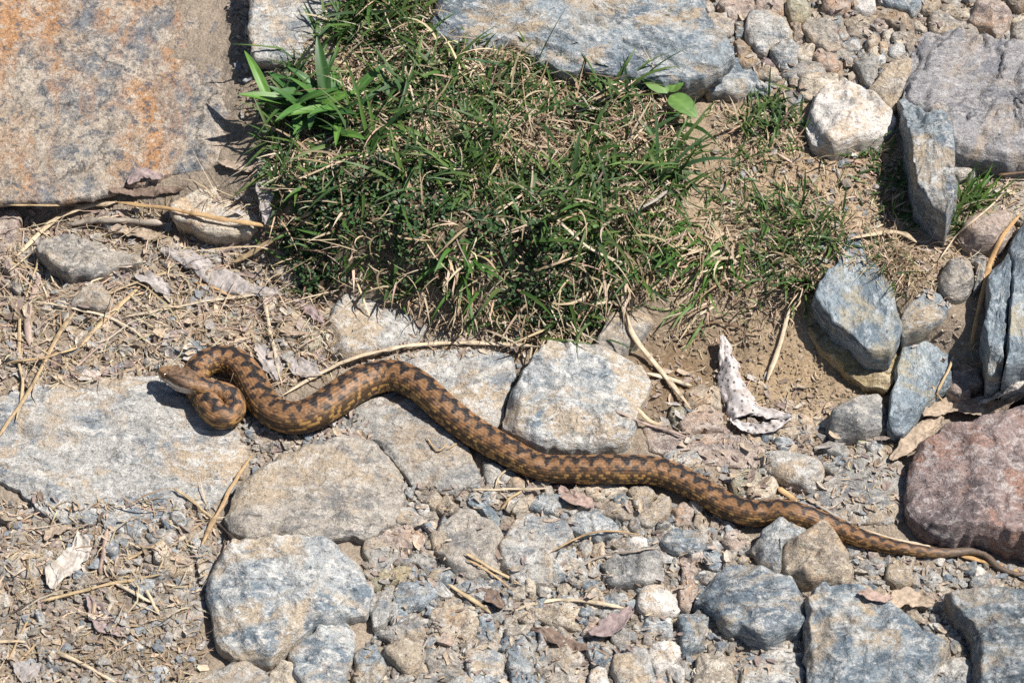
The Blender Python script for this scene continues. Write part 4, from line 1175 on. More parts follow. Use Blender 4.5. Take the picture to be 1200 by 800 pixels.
def blades(pts, length, width, az, el, droop, c0, c1, segs=5, clear=.0006, hug=True, fold=.25, yaw=0.):
    """curved tapering blades; every array has one entry per blade (metres, radians)"""
    n = len(pts)
    t = np.linspace(0, 1, segs + 1)
    P = np.repeat(pts[:, None, :], segs + 1, 1).copy()
    ang = el[:, None] - droop[:, None] * t[None, :]
    yw = az[:, None] + (np.asarray(yaw) * np.ones(n))[:, None] * t[None, :]
    step = (length / segs)[:, None]
    dx = np.cos(ang) * np.cos(yw) * step; dy = np.cos(ang) * np.sin(yw) * step; dz = np.sin(ang) * step
    P[:, 1:, 0] += np.cumsum(dx, 1)[:, :-1]; P[:, 1:, 1] += np.cumsum(dy, 1)[:, :-1]; P[:, 1:, 2] += np.cumsum(dz, 1)[:, :-1]
    if hug:
        g = terr(P[..., 0].ravel(), P[..., 1].ravel()).reshape(P.shape[:2]) + clear
        P[:, 1:, 2] = np.maximum(P[:, 1:, 2], g[:, 1:])
    wprof = np.clip(np.minimum(.55 + 1.6 * t, 1.0) * (1 - t ** 2.6), .04, 1)
    w = width[:, None] * wprof[None, :] * .5
    roll = rng.uniform(-.7, .7, n)[:, None]
    sx, sy = -np.sin(yw), np.cos(yw)
    side = np.stack([sx * np.cos(roll), sy * np.cos(roll), np.sin(roll) * np.ones_like(sx)], -1)
    up = np.stack([-np.sin(ang) * np.cos(yw), -np.sin(ang) * np.sin(yw), np.cos(ang)], -1)
    Lf = P + side * w[..., None] + up * (w * fold)[..., None]
    Rt = P - side * w[..., None] + up * (w * fold)[..., None]
    V = np.stack([Lf, P, Rt], 2).reshape(-1, 3)
    C = c0[:, None, :] * (1 - t)[None, :, None] + c1[:, None, :] * t[None, :, None]
    C = np.repeat(C[:, :, None, :], 3, 2).reshape(-1, 3)
    k = 3 * (segs + 1)
    f = []
    for s_ in range(segs):
        a = 3 * s_
        f += [(a, a + 1, a + 4, a + 3), (a + 1, a + 2, a + 5, a + 4)]
    F = (np.array(f)[None] + (np.arange(n) * k)[:, None, None]).reshape(-1, 4)
    return V, F, C

def joined(parts):
    off, V, F, C = 0, [], [], []
    for v, f, c in parts:
        V.append(v); F.append(f + off); C.append(c); off += len(v)
    return np.vstack(V), np.vstack(F), np.vstack(C)

GREEN = [(.058, .115, .026), (.078, .155, .034), (.042, .092, .028), (.105, .185, .04), (.06, .12, .05), (.035, .075, .02), (.14, .20, .055)]
DRY = [(.50, .39, .26), (.40, .30, .19), (.60, .49, .35), (.30, .21, .13), (.56, .46, .36), (.22, .155, .10)]
mm = .001

TURF = [(322,120),(350,70),(395,20),(430,-40),(505,-40),(512,50),(600,66),(660,92),(740,98),(788,106),(798,125),(804,190),(798,250),(780,300),(752,338),(722,378),(690,400),(640,408),(600,398),(540,388),(505,384),(460,360),(432,338),(400,346),(362,356),(334,330),(322,270),(320,190)]
def far(p):
    q = to_px(p)
    return (np.hypot(q[:, 0] - 783, q[:, 1] - 118) > 34) & (np.hypot(q[:, 0] - 380, q[:, 1] - 120) > 36)
def inherb(p): return inpoly(to_px(p), HERB)
HERB = [(325,250),(345,215),(400,205),(470,190),(560,235),(620,270),(690,300),(735,320),(720,375),(690,398),(640,404),(600,380),(560,345),(500,350),(455,350),(425,335),(395,344),(362,354),(338,330),(325,290)]
n = 9000
pt = sample_ground(TURF, n)
pt = pt[(rng.random(n) < .3) | ~inherb(pt)]
n = len(pt)
pt[:, 2] += rng.random(n) * .006
L_ = rng.uniform(5, 17, n) * mm
dry = blades(pt, L_, rng.uniform(.5, 1.4, n) * mm, rng.uniform(0, 6.28, n), rng.uniform(-.1, 1.1, n), rng.uniform(.2, 2.2, n), jitter_cols(DRY, n), jitter_cols(DRY, n), 4, yaw=rng.normal(0, 1.2, n))
n = 1300
pt = sample_ground(TURF, n)
pt = pt[(rng.random(n) < .4) | ~inherb(pt)]
n = len(pt)
pt[:, 2] += rng.random(n) * .006
dry2 = blades(pt, rng.uniform(16, 46, n) * mm, rng.uniform(.6, 2.0, n) * mm, rng.uniform(0, 6.28, n), rng.uniform(0, .8, n), rng.uniform(.3, 1.4, n), jitter_cols(DRY, n), jitter_cols(DRY, n), 6, clear=.003, yaw=rng.normal(0, .8, n))
# withered blades hanging over the front of the bank
n = 200
pt = sample_ground([(450,330),(520,320),(640,330),(730,290),(800,270),(840,240),(830,300),(760,350),(700,395),(640,400),(540,385)], n)
dry3 = blades(pt + [0, 0, .004], rng.uniform(14, 34, n) * mm, rng.uniform(.6, 1.5, n) * mm, rng.normal(-1.57, .6, n), rng.uniform(-.2, .7, n), rng.uniform(.6, 2.0, n), jitter_cols(DRY, n), jitter_cols(DRY, n), 6, clear=.001)
V, F, C = joined([dry, dry2, dry3])
o = link('dry_turf', mesh_from('dry_turf', V, F, True, C), M['straw'])
tag(o, 'matted dry straw coloured grass thatch of the turf mound', 'dry grass', kind='stuff')

n = 7000
pt = sample_ground(TURF, n)
pt = pt[far(pt)]
n = len(pt)
cl = fbm(pt * [38, 38, 0], 3, 88)
pt = pt[rng.random(n) < np.clip(.36 + 2.3 * cl, .03, 1) * np.where(inherb(pt), .28, 1) * np.where(to_px(pt)[:, 0] > 640, .7, 1)]
n = len(pt)
pt[:, 2] += rng.random(n) * .004
g1 = blades(pt, rng.uniform(7, 24, n) * mm, rng.uniform(.9, 2.6, n) * mm, rng.uniform(0, 6.28, n), rng.uniform(.1, 1.35, n), rng.uniform(.2, 1.5, n), jitter_cols(GREEN, n), jitter_cols(GREEN, n), 5, clear=.003, yaw=rng.normal(0, .5, n))
n = 3000
pt = sample_ground(TURF, n)
pt = pt[far(pt)]
n = len(pt)
cl = fbm(pt * [30, 30, 0], 2, 89)
pt = pt[rng.random(n) < np.clip(.36 + 2.3 * cl, .03, 1) * np.where(inherb(pt), .35, 1) * np.where(to_px(pt)[:, 0] > 640, .7, 1)]
n = len(pt)
g2 = blades(pt + [0, 0, .003], rng.uniform(20, 52, n) * mm, rng.uniform(1.5, 3.5, n) * mm, rng.uniform(0, 6.28, n), rng.uniform(.2, 1.25, n), rng.uniform(.3, 1.3, n), jitter_cols(GREEN, n), jitter_cols(GREEN, n), 7, clear=.005, yaw=rng.normal(0, .4, n))
V, F, C = joined([g1, g2])
o = link('turf_grass', mesh_from('turf_grass', V, F, True, C), M['blade'])
tag(o, 'short green grass growing over the turf mound', 'grass', kind='stuff')

# creeping herb with small round leaves along the lower left of the turf
n = 9500
pt = sample_ground(HERB, n)
clump = fbm(pt * [60, 60, 0], 2, 91)
keep = rng.random(n) < np.clip(.45 + .9 * clump, .12, 1)
pt = pt[keep]; n = len(pt)
pt[:, 2] += rng.uniform(.001, .011, n) * np.clip(.7 + clump[keep], .3, 1.2)
r_ = rng.uniform(1.2, 2.6, n) * mm
lt = np.array([(0, 0, 0), (.55, .5, .10), (1.25, .55, .12), (1.75, 0, .05), (1.25, -.55, .12), (.55, -.5, .10), (.9, 0, -.05)])
lf = np.array([(0, 1, 6), (1, 2, 6), (2, 3, 6), (3, 4, 6), (4, 5, 6), (5, 0, 6)])
az = rng.uniform(0, 6.28, n); pi_ = rng.uniform(-.25, .95, n)
Lv = lt[None] * r_[:, None, None]
x = Lv[..., 0] * np.cos(pi_)[:, None] - Lv[..., 2] * np.sin(pi_)[:, None]
z = Lv[..., 0] * np.sin(pi_)[:, None] + Lv[..., 2] * np.cos(pi_)[:, None]
y = Lv[..., 1]
V = np.stack([x * np.cos(az)[:, None] - y * np.sin(az)[:, None], x * np.sin(az)[:, None] + y * np.cos(az)[:, None], z], -1) + pt[:, None, :]
C = jitter_cols([(.045, .095, .032), (.065, .13, .045), (.035, .075, .030), (.08, .115, .055), (.055, .105, .045), (.13, .095, .06), (.055, .13, .03), (.20, .15, .09)], n)
C = np.repeat(C[:, None, :], 7, 1).reshape(-1, 3)
F = (lf[None] + (np.arange(n) * 7)[:, None, None]).reshape(-1, 3)
o = link('creeping_herb', mesh_from('creeping_herb', V.reshape(-1, 3), F, True, C), M['leaf'])
tag(o, 'dark green small leaved creeping herb on the lower turf', 'ground cover', kind='stuff')

# dry bits of straw and root lying about on the soil
lit = []
for poly, n, lo, hi in (([(-60,232),(300,225),(390,350),(390,440),(330,460),(200,440),(150,450),(-60,470)], 2600, 4, 20),
                    ([(-60,232),(300,225),(390,350),(390,440),(330,460),(200,440),(150,450),(-60,470)], 240, 20, 60),
                    ([(-60,590),(240,590),(270,640),(240,700),(240,840),(-60,840)], 1400, 3, 14),
                    ([(-60,590),(240,590),(270,640),(240,700),(240,840),(-60,840)], 90, 18, 45),
                    ([(830,115),(950,130),(1050,170),(1060,300),(1040,350),(960,360),(900,400),(780,410),(790,330),(850,250)], 1700, 3, 13),
                    ([(430,570),(700,570),(840,620),(830,820),(430,820)], 420, 3, 9),
                    ([(380,370),(620,392),(620,420),(400,430)], 220, 3, 9),
                    ([(780,430),(960,440),(1060,520),(1060,610),(880,590)], 300, 3, 9),
                    ([(1040,270),(1200,190),(1200,300),(1100,370),(1060,340)], 500, 4, 14)):
    p = sample_ground(poly, n)
    q = np.array([top(a, b_) for a, b_ in p[:, :2]])
    ok = q - p[:, 2] < .006
    p[:, 2] = q + .0006
    p = p[ok]; k = len(p)
    lit.append(blades(p, rng.uniform(lo, hi, k) * mm, rng.uniform(.35, 1.3, k) * mm, rng.uniform(0, 6.28, k), rng.uniform(-.1, .5, k), rng.uniform(-.2, .9, k), jitter_cols(DRY, k), jitter_cols(DRY, k), 3, clear=.0008, yaw=rng.normal(0, 1.0, k)))
V, F, C = joined(lit)
o = link('straw_litter', mesh_from('straw_litter', V, F, True, C), M['straw'])
tag(o, 'scattered bits of dry straw and rootlets on the soil', 'litter', kind='stuff')

# crumbled leaf and bark flakes in the litter
FLC = [(.50, .41, .32), (.42, .34, .29), (.36, .28, .25), (.56, .49, .41), (.30, .23, .18), (.46, .42, .39), (.58, .46, .34)]
ft = np.array([(-1, -.35, 0), (-.4, -.6, .1), (.5, -.5, .0), (1, -.1, .12), (.55, .5, .05), (-.3, .55, .16), (-.95, .3, .05), (0, 0, -.06)])
fv, fc = [], []
for poly, n, lo, hi in (([(-60,232),(300,225),(390,350),(390,440),(330,460),(200,440),(150,450),(-60,470)], 1100, 1.2, 6.5),
                    ([(-60,590),(240,590),(270,640),(240,700),(240,840),(-60,840)], 700, 1.0, 5),
                    ([(410,560),(700,570),(900,640),(1200,680),(1200,840),(330,840),(440,740)], 900, 1.0, 4.5),
                    ([(380,370),(620,392),(620,420),(400,430)], 120, 1., 4), ([(280,470),(330,490),(420,480),(440,520),(300,560),(280,520)], 200, 1, 5),
                    ([(760,420),(960,440),(1060,520),(1060,610),(880,590),(780,540)], 420, 1.0, 5),
                    ([(830,115),(1050,170),(1060,300),(960,360),(780,410),(850,250)], 300, .7, 2.2),
                    ([(1080,270),(1200,190),(1200,480),(1060,480)], 260, 1, 4.5),
                    ([(815,-40),(1240,-40),(1240,70),(1085,40),(1055,128),(880,112)], 350, 1, 4)):
    p = sample_ground(poly, n)
    q = np.array([top(a, b_) for a, b_ in p[:, :2]])
    p = np.c_[p[:, :2], q][q - p[:, 2] < .007]
    for k in range(len(p)):
        sz = (lo + (hi - lo) * rng.random() ** 2.2) * mm
        f = ft * [1, rng.uniform(.35, .95), rng.uniform(.3, 2.)] * sz * (1 + .2 * rng.normal(size=(8, 1)))
        a, tl = rng.uniform(0, 6.28), rng.normal(0, .3)
        f = np.c_[f[:, 0] * math.cos(tl) - f[:, 2] * math.sin(tl), f[:, 1], f[:, 0] * math.sin(tl) + f[:, 2] * math.cos(tl)]
        f = np.c_[f[:, 0] * math.cos(a) - f[:, 1] * math.sin(a), f[:, 0] * math.sin(a) + f[:, 1] * math.cos(a), f[:, 2]]
        fv.append(f + p[k] + [0, 0, .0007 + sz * abs(tl) * .4])
        fc.append(np.tile(np.array(FLC[rng.integers(len(FLC))]) * rng.uniform(.75, 1.15), (8, 1)))
k = len(fv)
ff = np.array([(i, (i + 1) % 7, 7) for i in range(7)])
F = (ff[None] + (np.arange(k) * 8)[:, None, None]).reshape(-1, 3)
o = link('leaf_crumbs', mesh_from('leaf_crumbs', np.vstack(fv), F, False, np.vstack(fc)), M['deadleaf'])
tag(o, 'crumbled dead leaf and bark flakes strewn between the stones', 'litter', kind='stuff')

# ------------------------------------------------------------------ separate grass tufts
def tuft(px, py, label, green=40, dry=20, ln=(10, 28), wd=(1., 2.2), sp=8, el=(.2, 1.3), az=None, azs=6.28, gcol=GREEN, droop=(.2, 1.2)):
    h = hit(px, py)
    root = link('grass_tuft', None, loc=h)
    tag(root, label, 'grass tuft', 'grass tufts on and around the sandy bank')
    for nm, n, pal, mt in (('green_cluster', green, gcol, 'blade'), ('dry_cluster', dry, DRY, 'straw')):
        if not n: continue
        p = np.c_[rng.normal(0, sp * mm, (n, 2)), np.zeros(n)] + h
        p[:, 2] = terr(p[:, 0], p[:, 1])
        a = rng.uniform(0, 6.28, n) if az is None else rng.normal(az, azs, n)
        sc_ = 1 if nm[0] == 'g' else .8
        V, F, C = blades(p, rng.uniform(*ln, n) * mm * sc_, rng.uniform(*wd, n) * mm * sc_, a, rng.uniform(*el, n), rng.uniform(*droop, n), jitter_cols(pal, n), jitter_cols(pal, n), 6, clear=.002, yaw=rng.normal(0, .5, n))
        if nm[0] == 'g' and green <= 36:           # few broad blades: each one a part
            kv, kf = len(V) // n, len(F) // n
            for q_ in range(n):
                link('blade', mesh_from('blade', V[q_ * kv:(q_ + 1) * kv] - h, F[:kf], True, C[q_ * kv:(q_ + 1) * kv]), M[mt], parent=root)
        else:
            link(nm, mesh_from(nm, V - h, F, True, C), M[mt], parent=root)['kind'] = 'stuff'
    return root

tuft(905, 140, 'bushy green tuft left of the white quartz block', 120, 40, (9, 26), (1., 2.3), 11)
tuft(872, 150, 'single upright tuft at the left of the bushy tuft', 12, 6, (18, 34), (1.2, 2.4), 3)
tuft(1018, 182, 'tuft growing against the front of the white quartz block', 34, 16, (9, 22), (1., 2.), 6)
tuft(1046, 215, 'narrow green strip of grass left of the tall upright slab', 55, 25, (8, 20), (1., 2.), 8)
tuft(1050, 250, 'low mixed tuft at the foot of the tall upright slab', 40, 45, (7, 18), (.8, 1.8), 8)
tuft(1128, 236, 'bright green tuft fanning right of the tall upright slab', 70, 22, (16, 38), (1.4, 2.6), 7, az=.35, azs=.7, gcol=GREEN + [(.10, .22, .03)] * 3)
tuft(1122, 262, 'small bright tuft above the rounded pink stone', 36, 20, (8, 18), (1., 2.), 5)
tuft(930, 255, 'thick green tuft in the middle of the sandy bank', 110, 40, (9, 24), (1., 2.3), 13)
tuft(960, 290, 'dense green tuft above the pointed slate slab', 100, 40, (9, 24), (1., 2.3), 11)
tuft(905, 300, 'broad low tuft left of the pointed slate slab', 80, 50, (8, 22), (1., 2.2), 12)
tuft(945, 335, 'hanging green tuft at the left corner of the pointed slate slab', 34, 24, (14, 30), (1.2, 2.6), 6, az=-1.6, azs=.7)
tuft(1055, 318, 'dry straw coloured tuft drooping right of the pointed slate slab', 10, 170, (12, 34), (.6, 1.4), 9, az=-1.3, azs=.8)
tuft(1030, 300, 'dry tuft on top of the pointed slate slab corner', 24, 90, (10, 24), (.6, 1.5), 8)
tuft(860, 240, 'mixed tuft at the right end of the turf', 55, 60, (8, 22), (.8, 1.8), 13)
tuft(800, 275, 'long bladed tuft leaning left at the turf front', 34, 22, (26, 52), (2., 3.4), 8, az=-2.6, azs=.45, el=(.1, .6), droop=(.1, .7), gcol=[(.085, .18, .035), (.065, .15, .03)])
tuft(845, 300, 'long bladed tuft hanging down at the turf front', 26, 24, (22, 44), (1.8, 3.), 9, az=-2.1, azs=.5, el=(.0, .6), droop=(.2, .9), gcol=[(.085, .18, .035), (.065, .15, .03), (.11, .20, .04)])
tuft(820, 345, 'yellow green tuft low on the sandy bank', 16, 30, (18, 36), (1.5, 2.6), 8, az=-2.6, azs=.5, el=(.0, .5), gcol=[(.11, .20, .04)])
tuft(890, 345, 'sparse dry tuft on the sandy bank above the spotted bark', 20, 60, (8, 20), (.6, 1.4), 14)
tuft(875, 200, 'sparse tuft in the bare sand below the bushy tuft', 18, 22, (12, 26), (1., 2.), 9)
tuft(935, 185, 'thin tuft left of the white quartz block on bare sand', 14, 18, (12, 26), (1., 2.), 7)
tuft(1148, 436, 'dry brown tuft between the narrow slate slab and pink block', 0, 70, (8, 24), (.6, 1.4), 5, az=1.2, azs=.8)
tuft(560, 208, 'dark tuft of stiff upright blades in the middle of the turf', 26, 6, (26, 50), (1.6, 2.8), 6, el=(.7, 1.45), droop=(.0, .5))
tuft(545, 320, 'bright blade tuft hanging over the front of the turf', 16, 14, (24, 44), (2., 3.4), 7, az=-1.4, azs=.7, el=(.2, .9), droop=(.6, 1.6), gcol=[(.085, .19, .035), (.065, .15, .03)])
tuft(480, 60, 'tall green tuft at the back of the turf by the blue slab', 46, 20, (16, 40), (1.2, 2.6), 10)
tuft(640, 90, 'upright tuft against the front of the broad blue slab', 50, 14, (12, 28), (1., 2.2), 14, el=(.6, 1.5))
tuft(395, 250, 'long blade tuft at the left side of the turf', 12, 20, (16, 34), (1.8, 3.), 9, az=2.9, azs=.8, el=(.1, .6), gcol=[(.085, .18, .035), (.065, .15, .03)])
tuft(352, 185, 'pale green tuft spreading from the left end of the turf', 14, 34, (14, 32), (1.6, 3.), 9, az=3.3, azs=.7, el=(.1, .6))
tuft(600, 240, 'broad bladed tuft in the lower middle of the turf', 26, 10, (20, 40), (2., 3.6), 9, el=(.2, .9))
tuft(700, 200, 'green tuft in the right half of the turf', 40, 14, (16, 36), (1.4, 2.8), 16, el=(.2, .9))
tuft(780, 180, 'green tuft below the two leaved seedling', 60, 20, (14, 32), (1.2, 2.6), 16, el=(.2, .9))

# ------------------------------------------------------------------ leafy plants, each leaf a part
def leaf_part(root, org, az, el, ln, wd, droop, colr, nm='leaf', fold=.3, tipw=.5):
    nu, nv = 12, 7
    u = np.linspace(0, 1, nu); v = np.linspace(-1, 1, nv)
    ang = el - droop * u
    cx = np.r_[0, np.cumsum(np.cos(ang[:-1]) * ln / (nu - 1))]; cz = np.r_[0, np.cumsum(np.sin(ang[:-1]) * ln / (nu - 1))]
    w = wd * .5 * np.clip(np.sin(math.pi * np.clip(u, 0, 1) ** tipw) ** .7, .06, 1)
    Y = w[:, None] * v[None, :]
    X = cx[:, None] - np.sin(ang)[:, None] * (np.abs(v)[None, :] * w[:, None] * fold)
    Z = cz[:, None] + np.cos(ang)[:, None] * (np.abs(v)[None, :] * w[:, None] * fold)
    V = np.stack([X * math.cos(az) - Y * math.sin(az), X * math.sin(az) + Y * math.cos(az), Z], -1).reshape(-1, 3)
    i = np.arange(nu - 1)[:, None] * nv; j = np.arange(nv - 1)[None, :]
    F = np.stack([i + j, i + j + 1, i + nv + j + 1, i + nv + j], -1).reshape(-1, 4)
    V2 = np.vstack([V, V - [0, 0, .0003]])
    F2 = np.vstack([F, F[:, ::-1] + len(V)])
    rib = (1 - .0 * v)[None, :] + .35 * (np.abs(v) < .1)[None, :] + 0 * u[:, None]
    C = (np.array(colr)[None, None] * (rib + .12 * rng.normal(size=rib.shape))[..., None]).reshape(-1, 3)
    return link(nm, mesh_from(nm, V2, F2, True, np.clip(np.vstack([C, C]), .01, .8)), M['leaf'], parent=root, loc=org)

h = hit(385, 138)
root = link('broad_leaved_plant', None, loc=h)
tag(root, 'broad leaved green rosette at the upper left of the turf', 'plant')
for k in range(40):
    a = k * 2.4 + rnd.uniform(-.4, .4)
    leaf_part(root, (rnd.gauss(0, .012), rnd.gauss(0, .010), .006), a, rnd.uniform(.25, 1.15), rnd.uniform(.028, .052), rnd.uniform(.0052, .0092), rnd.uniform(.3, 1.2),
              [(.08, .19, .04), (.055, .14, .035), (.12, .25, .045), (.045, .11, .03)][k % 4], tipw=.8)
leaf_part(root, (.004, -.004, .003), .4, .5, .026, .006, .6, (.38, .34, .05), tipw=.8)
h = hit(783, 124)
root = link('seedling', None, loc=h)
tag(root, 'seedling with two broad pale green leaves at the back of the turf', 'plant')
def img_dir(dx, dy): return math.atan2(-dy / math.sin(PITCH), dx)
leaf_part(root, (-.001, .001, .011), img_dir(-22, -24), .30, .034, .0185, .35, (.135, .25, .055), fold=.08, tipw=.72)
leaf_part(root, (.001, -.001, .011), img_dir(20, 16), .10, .025, .0155, .45, (.125, .235, .055), fold=.08, tipw=.72)
leaf_part(root, (.001, .002, .011), img_dir(12, -12), .5, .018, .010, .3, (.14, .26, .06), fold=.1, tipw=.72)
h = hit(752, 118)
root = link('leafy_sprout', None, loc=h)
tag(root, 'small leafy sprout left of the two leaved seedling', 'plant')
for k in range(7):
    leaf_part(root, (rnd.gauss(0, .002), rnd.gauss(0, .002), .003), k * .9 + .3, rnd.uniform(.3, 1.0), rnd.uniform(.007, .012), rnd.uniform(.004, .006), .5, (.075, .17, .03), tipw=.7)

# ------------------------------------------------------------------ dry stalks, stems and twigs
STR = {'straw': (.50, .38, .23), 'cream': (.60, .50, .37), 'tan': (.44, .32, .19), 'brown': (.22, .145, .09), 'dark': (.075, .055, .045), 'grey': (.38, .34, .30), 'mauve': (.40, .30, .25), 'orange': (.52, .34, .17)}
def stalk(path, w, colr, label, lift=1.5, name='dry_stalk', cat='stalk', flat=.42, arch=0.):
    lift = lift * .8
    path = catmull(path, 10)
    seed = int(path[0, 0] * 7 + path[0, 1])
    path = path + 1.3 * np.stack([fbm(np.c_[np.arange(len(path)) / 5., np.full(len(path), seed + k_), np.zeros(len(path))], 2, seed) for k_ in (0, 9)], 1)
    w = w * .86
    L = np.r_[0, np.cumsum(np.linalg.norm(np.diff(path, axis=0), axis=1))]
    n = max(10, int(L[-1] / 4))
    s_ = np.linspace(0, L[-1], n)
    q = np.stack([np.interp(s_, L, path[:, 0]), np.interp(s_, L, path[:, 1])], 1)
    z = np.array([hit(a, b_)[2] for a, b_ in q])
    zs = gsmooth(z, max(2, n * .08))
    zs = np.maximum(zs, gsmooth(np.maximum(z, zs), 2) - .001)
    zs = zs + lift * mm + arch * mm * np.sin(np.linspace(0, math.pi, n))
    P = at_plane(q[:, 0], q[:, 1], zs)
    T = np.gradient(P, axis=0); T /= np.linalg.norm(T, axis=1)[:, None]
    up = np.array([0, 0, 1.]) - T * T[:, 2:3]; up /= np.linalg.norm(up, axis=1)[:, None]
    sd_ = np.cross(up, T)
    rr = w * S * .5 * (1 + .38 * fbm(np.c_[s_ / 14, np.full(n, seed), s_ * 0], 2, seed)) * np.clip(np.minimum(np.linspace(0, 1, n), 1 - np.linspace(0, 1, n)) * 9 + .18, 0, 1)
    node = np.zeros(n)
    for q_ in range(1 + int(L[-1] / 70)):
        node += np.exp(-((s_ - L[-1] * ((seed * .618 * (q_ + 1)) % 1)) / 2.2) ** 2)
    rr = rr * (1 + .45 * np.clip(node, 0, 1))
    k = 8
    a = np.linspace(0, 2 * math.pi, k, endpoint=False) + .3
    V = P[:, None, :] + sd_[:, None, :] * (np.cos(a)[None, :] * rr[:, None])[..., None] + up[:, None, :] * (np.sin(a)[None, :] * rr[:, None] * flat)[..., None]
    i = np.arange(n - 1)[:, None] * k; j = np.arange(k)[None, :]; j2 = (j + 1) % k
    F = np.stack([i + j, i + j2, i + k + j2, i + k + j], -1).reshape(-1, 4).tolist() + [tuple(range(k))[::-1], tuple(range((n - 1) * k, n * k))]
    c = np.array(STR[colr]) * np.array([1, .97, .93]) ** (seed % 3)
    C = np.clip(c[None, None] * (1 + .55 * fbm(np.c_[np.repeat(s_ / 26, k), np.tile(np.arange(k) * 1.7, n), np.full(n * k, seed)], 3, seed, .7)).reshape(n, k, 1) * (1 - .5 * np.clip(node, 0, 1))[:, None, None], .01, .85).reshape(-1, 3)
    org = P[n // 2]
    o = link(name, mesh_from(name, V.reshape(-1, 3) - org, F, True, C), M['stalk'], loc=org)
    tag(o, label, cat, 'dry stalks and twigs lying on the stones')
    return o

stalk([(135,237),(200,245),(260,257),(322,266)], 7, 'orange', 'thick orange tan straw lying across the white and cream quartz stone', 6)
stalk([(20,300),(55,265),(82,248),(110,239),(137,237)], 9, 'cream', 'broad bent cream blade left of the thick straw', 4, flat=.3)
stalk([(10,241),(70,241),(132,240)], 3, 'straw', 'thin straight straw along the base of the rust slab', 3)
stalk([(80,264),(112,259),(150,259),(196,262)], 10, 'grey', 'knobbly grey twig below the thick straw', 5, name='twig', cat='twig', flat=.8)
stalk([(268,311),(325,278),(372,251)], 8, 'tan', 'stout tan stalk running into the left side of the turf', 5)
stalk([(318,268),(345,257),(368,246)], 6, 'straw', 'straw joining the right end of the thick straw', 4)
stalk([(-6,516),(37,453),(71,389),(89,365)], 6, 'tan', 'long tan stalk slanting up at the left edge', 4)
stalk([(92,407),(128,370),(166,334)], 6, 'straw', 'straight straw slanting below the grey pyramid stone', 3)
stalk([(97,400),(132,364),(162,336)], 3, 'tan', 'thin straw lying along the slanting straight straw', 3)
stalk([(70,447),(105,415),(139,383)], 3.5, 'mauve', 'thin mauve twig crossing the left litter diagonally', 2, name='twig', cat='twig')
stalk([(40,353),(82,361),(125,370),(155,387),(182,407)], 4, 'cream', 'thin cream stem running below the grey pyramid stone', 3)
stalk([(145,371),(216,358),(260,350),(307,344)], 4, 'cream', 'thin cream stem above the long tan stone', 4)
stalk([(309,346),(317,392),(324,425),(331,451)], 4.5, 'cream', 'upright cream stem just right of the snake coil', 4)
stalk([(330,463),(370,440),(402,424),(440,412),(490,403),(560,402),(642,406)], 6, 'cream', 'long pale stem arching behind the snake to the turf', 4)
stalk([(757,285),(737,315),(730,345),(738,385),(770,430),(810,479)], 6.5, 'cream', 'long pale blade curving down right of the turf', 5, flat=.35)
stalk([(24,345),(22,420),(26,450),(19,492)], 4, 'straw', 'upright straw near the left edge above the wide pale slab', 3)
stalk([(47,322),(36,355),(32,378),(34,404)], 9, 'mauve', 'broad mauve dead blade left of the grey pyramid stone', 3, flat=.3)
stalk([(6,425),(50,418),(92,407)], 4, 'straw', 'level straw crossing the upright straw at the left', 4)
stalk([(-5,363),(22,382)], 2.5, 'brown', 'short brown twig at the left edge of the litter', 2, name='twig', cat='twig')
stalk([(45,300),(40,322),(30,352)], 3, 'straw', 'straw leaning on the left end of the overhanging stone', 3)
stalk([(0,305),(25,312),(48,318)], 3, 'tan', 'short tan straw left of the overhanging stone', 3)
stalk([(10,318),(32,300),(58,277)], 3.5, 'cream', 'cream straw slanting past the overhanging stone', 4)
stalk([(42,318),(50,335),(56,350)], 2.5, 'cream', 'tiny cream straw below the overhanging stone', 2)
stalk([(126,345),(160,330),(200,318)], 4, 'straw', 'straw running right from the grey pyramid stone', 4)
stalk([(226,330),(250,337),(276,350)], 4, 'orange', 'orange straw under the curled grey leaf', 3)
stalk([(925,360),(914,405),(898,446)], 6, 'cream', 'pale blade hanging down the sandy bank', 4, flat=.35)
stalk([(1197,248),(1168,290),(1151,344),(1137,410)], 7, 'orange', 'long orange tan stalk leaning before the slate boulder', 6)
stalk([(1101,304),(1123,275),(1167,235),(1184,208)], 3, 'cream', 'thin pale stem across the rounded pink stone', 5)
stalk([(998,279),(1028,273),(1058,273),(1074,284)], 7, 'cream', 'pale dead blade arching above the pointed slate slab', 5, flat=.3)
stalk([(798,394),(834,378),(874,385)], 3, 'brown', 'thin brown root arching on the sandy bank', 3, name='twig', cat='twig')
stalk([(602,716),(633,705),(667,702),(700,706),(731,712)], 5.5, 'cream', 'pale curved stem in the lower gravel left of the white quartz', 3)
stalk([(544,647),(575,665),(609,683)], 4, 'straw', 'straw lying on the flat brown grey stone', 2)
stalk([(546,655),(572,670),(600,690)], 3, 'tan', 'thin straw beside the one on the flat brown grey stone', 2)
stalk([(525,684),(550,700),(576,718)], 6, 'straw', 'ochre straw below the flat brown grey stone', 3)
stalk([(552,574),(600,573),(643,571)], 4, 'cream', 'level cream stem just below the snake', 4)
stalk([(580,571),(588,554),(606,547),(617,557),(620,568)], 3, 'cream', 'small looped stem at the underside of the snake', 4)
stalk([(587,597),(598,584),(613,575)], 4.5, 'straw', 'short straw pointing at the looped stem', 3)
stalk([(203,571),(228,589),(250,607)], 4, 'straw', 'straw at the lower right of the wide pale slab', 3)
stalk([(235,640),(260,591),(278,560),(296,531)], 6, 'tan', 'tan stalk in the gap between the wide slab and the smooth stone', 4)
stalk([(252,612),(262,618),(276,633)], 4, 'dark', 'dark rootlet at the left corner of the smooth grey tan stone', 2, name='twig', cat='twig')
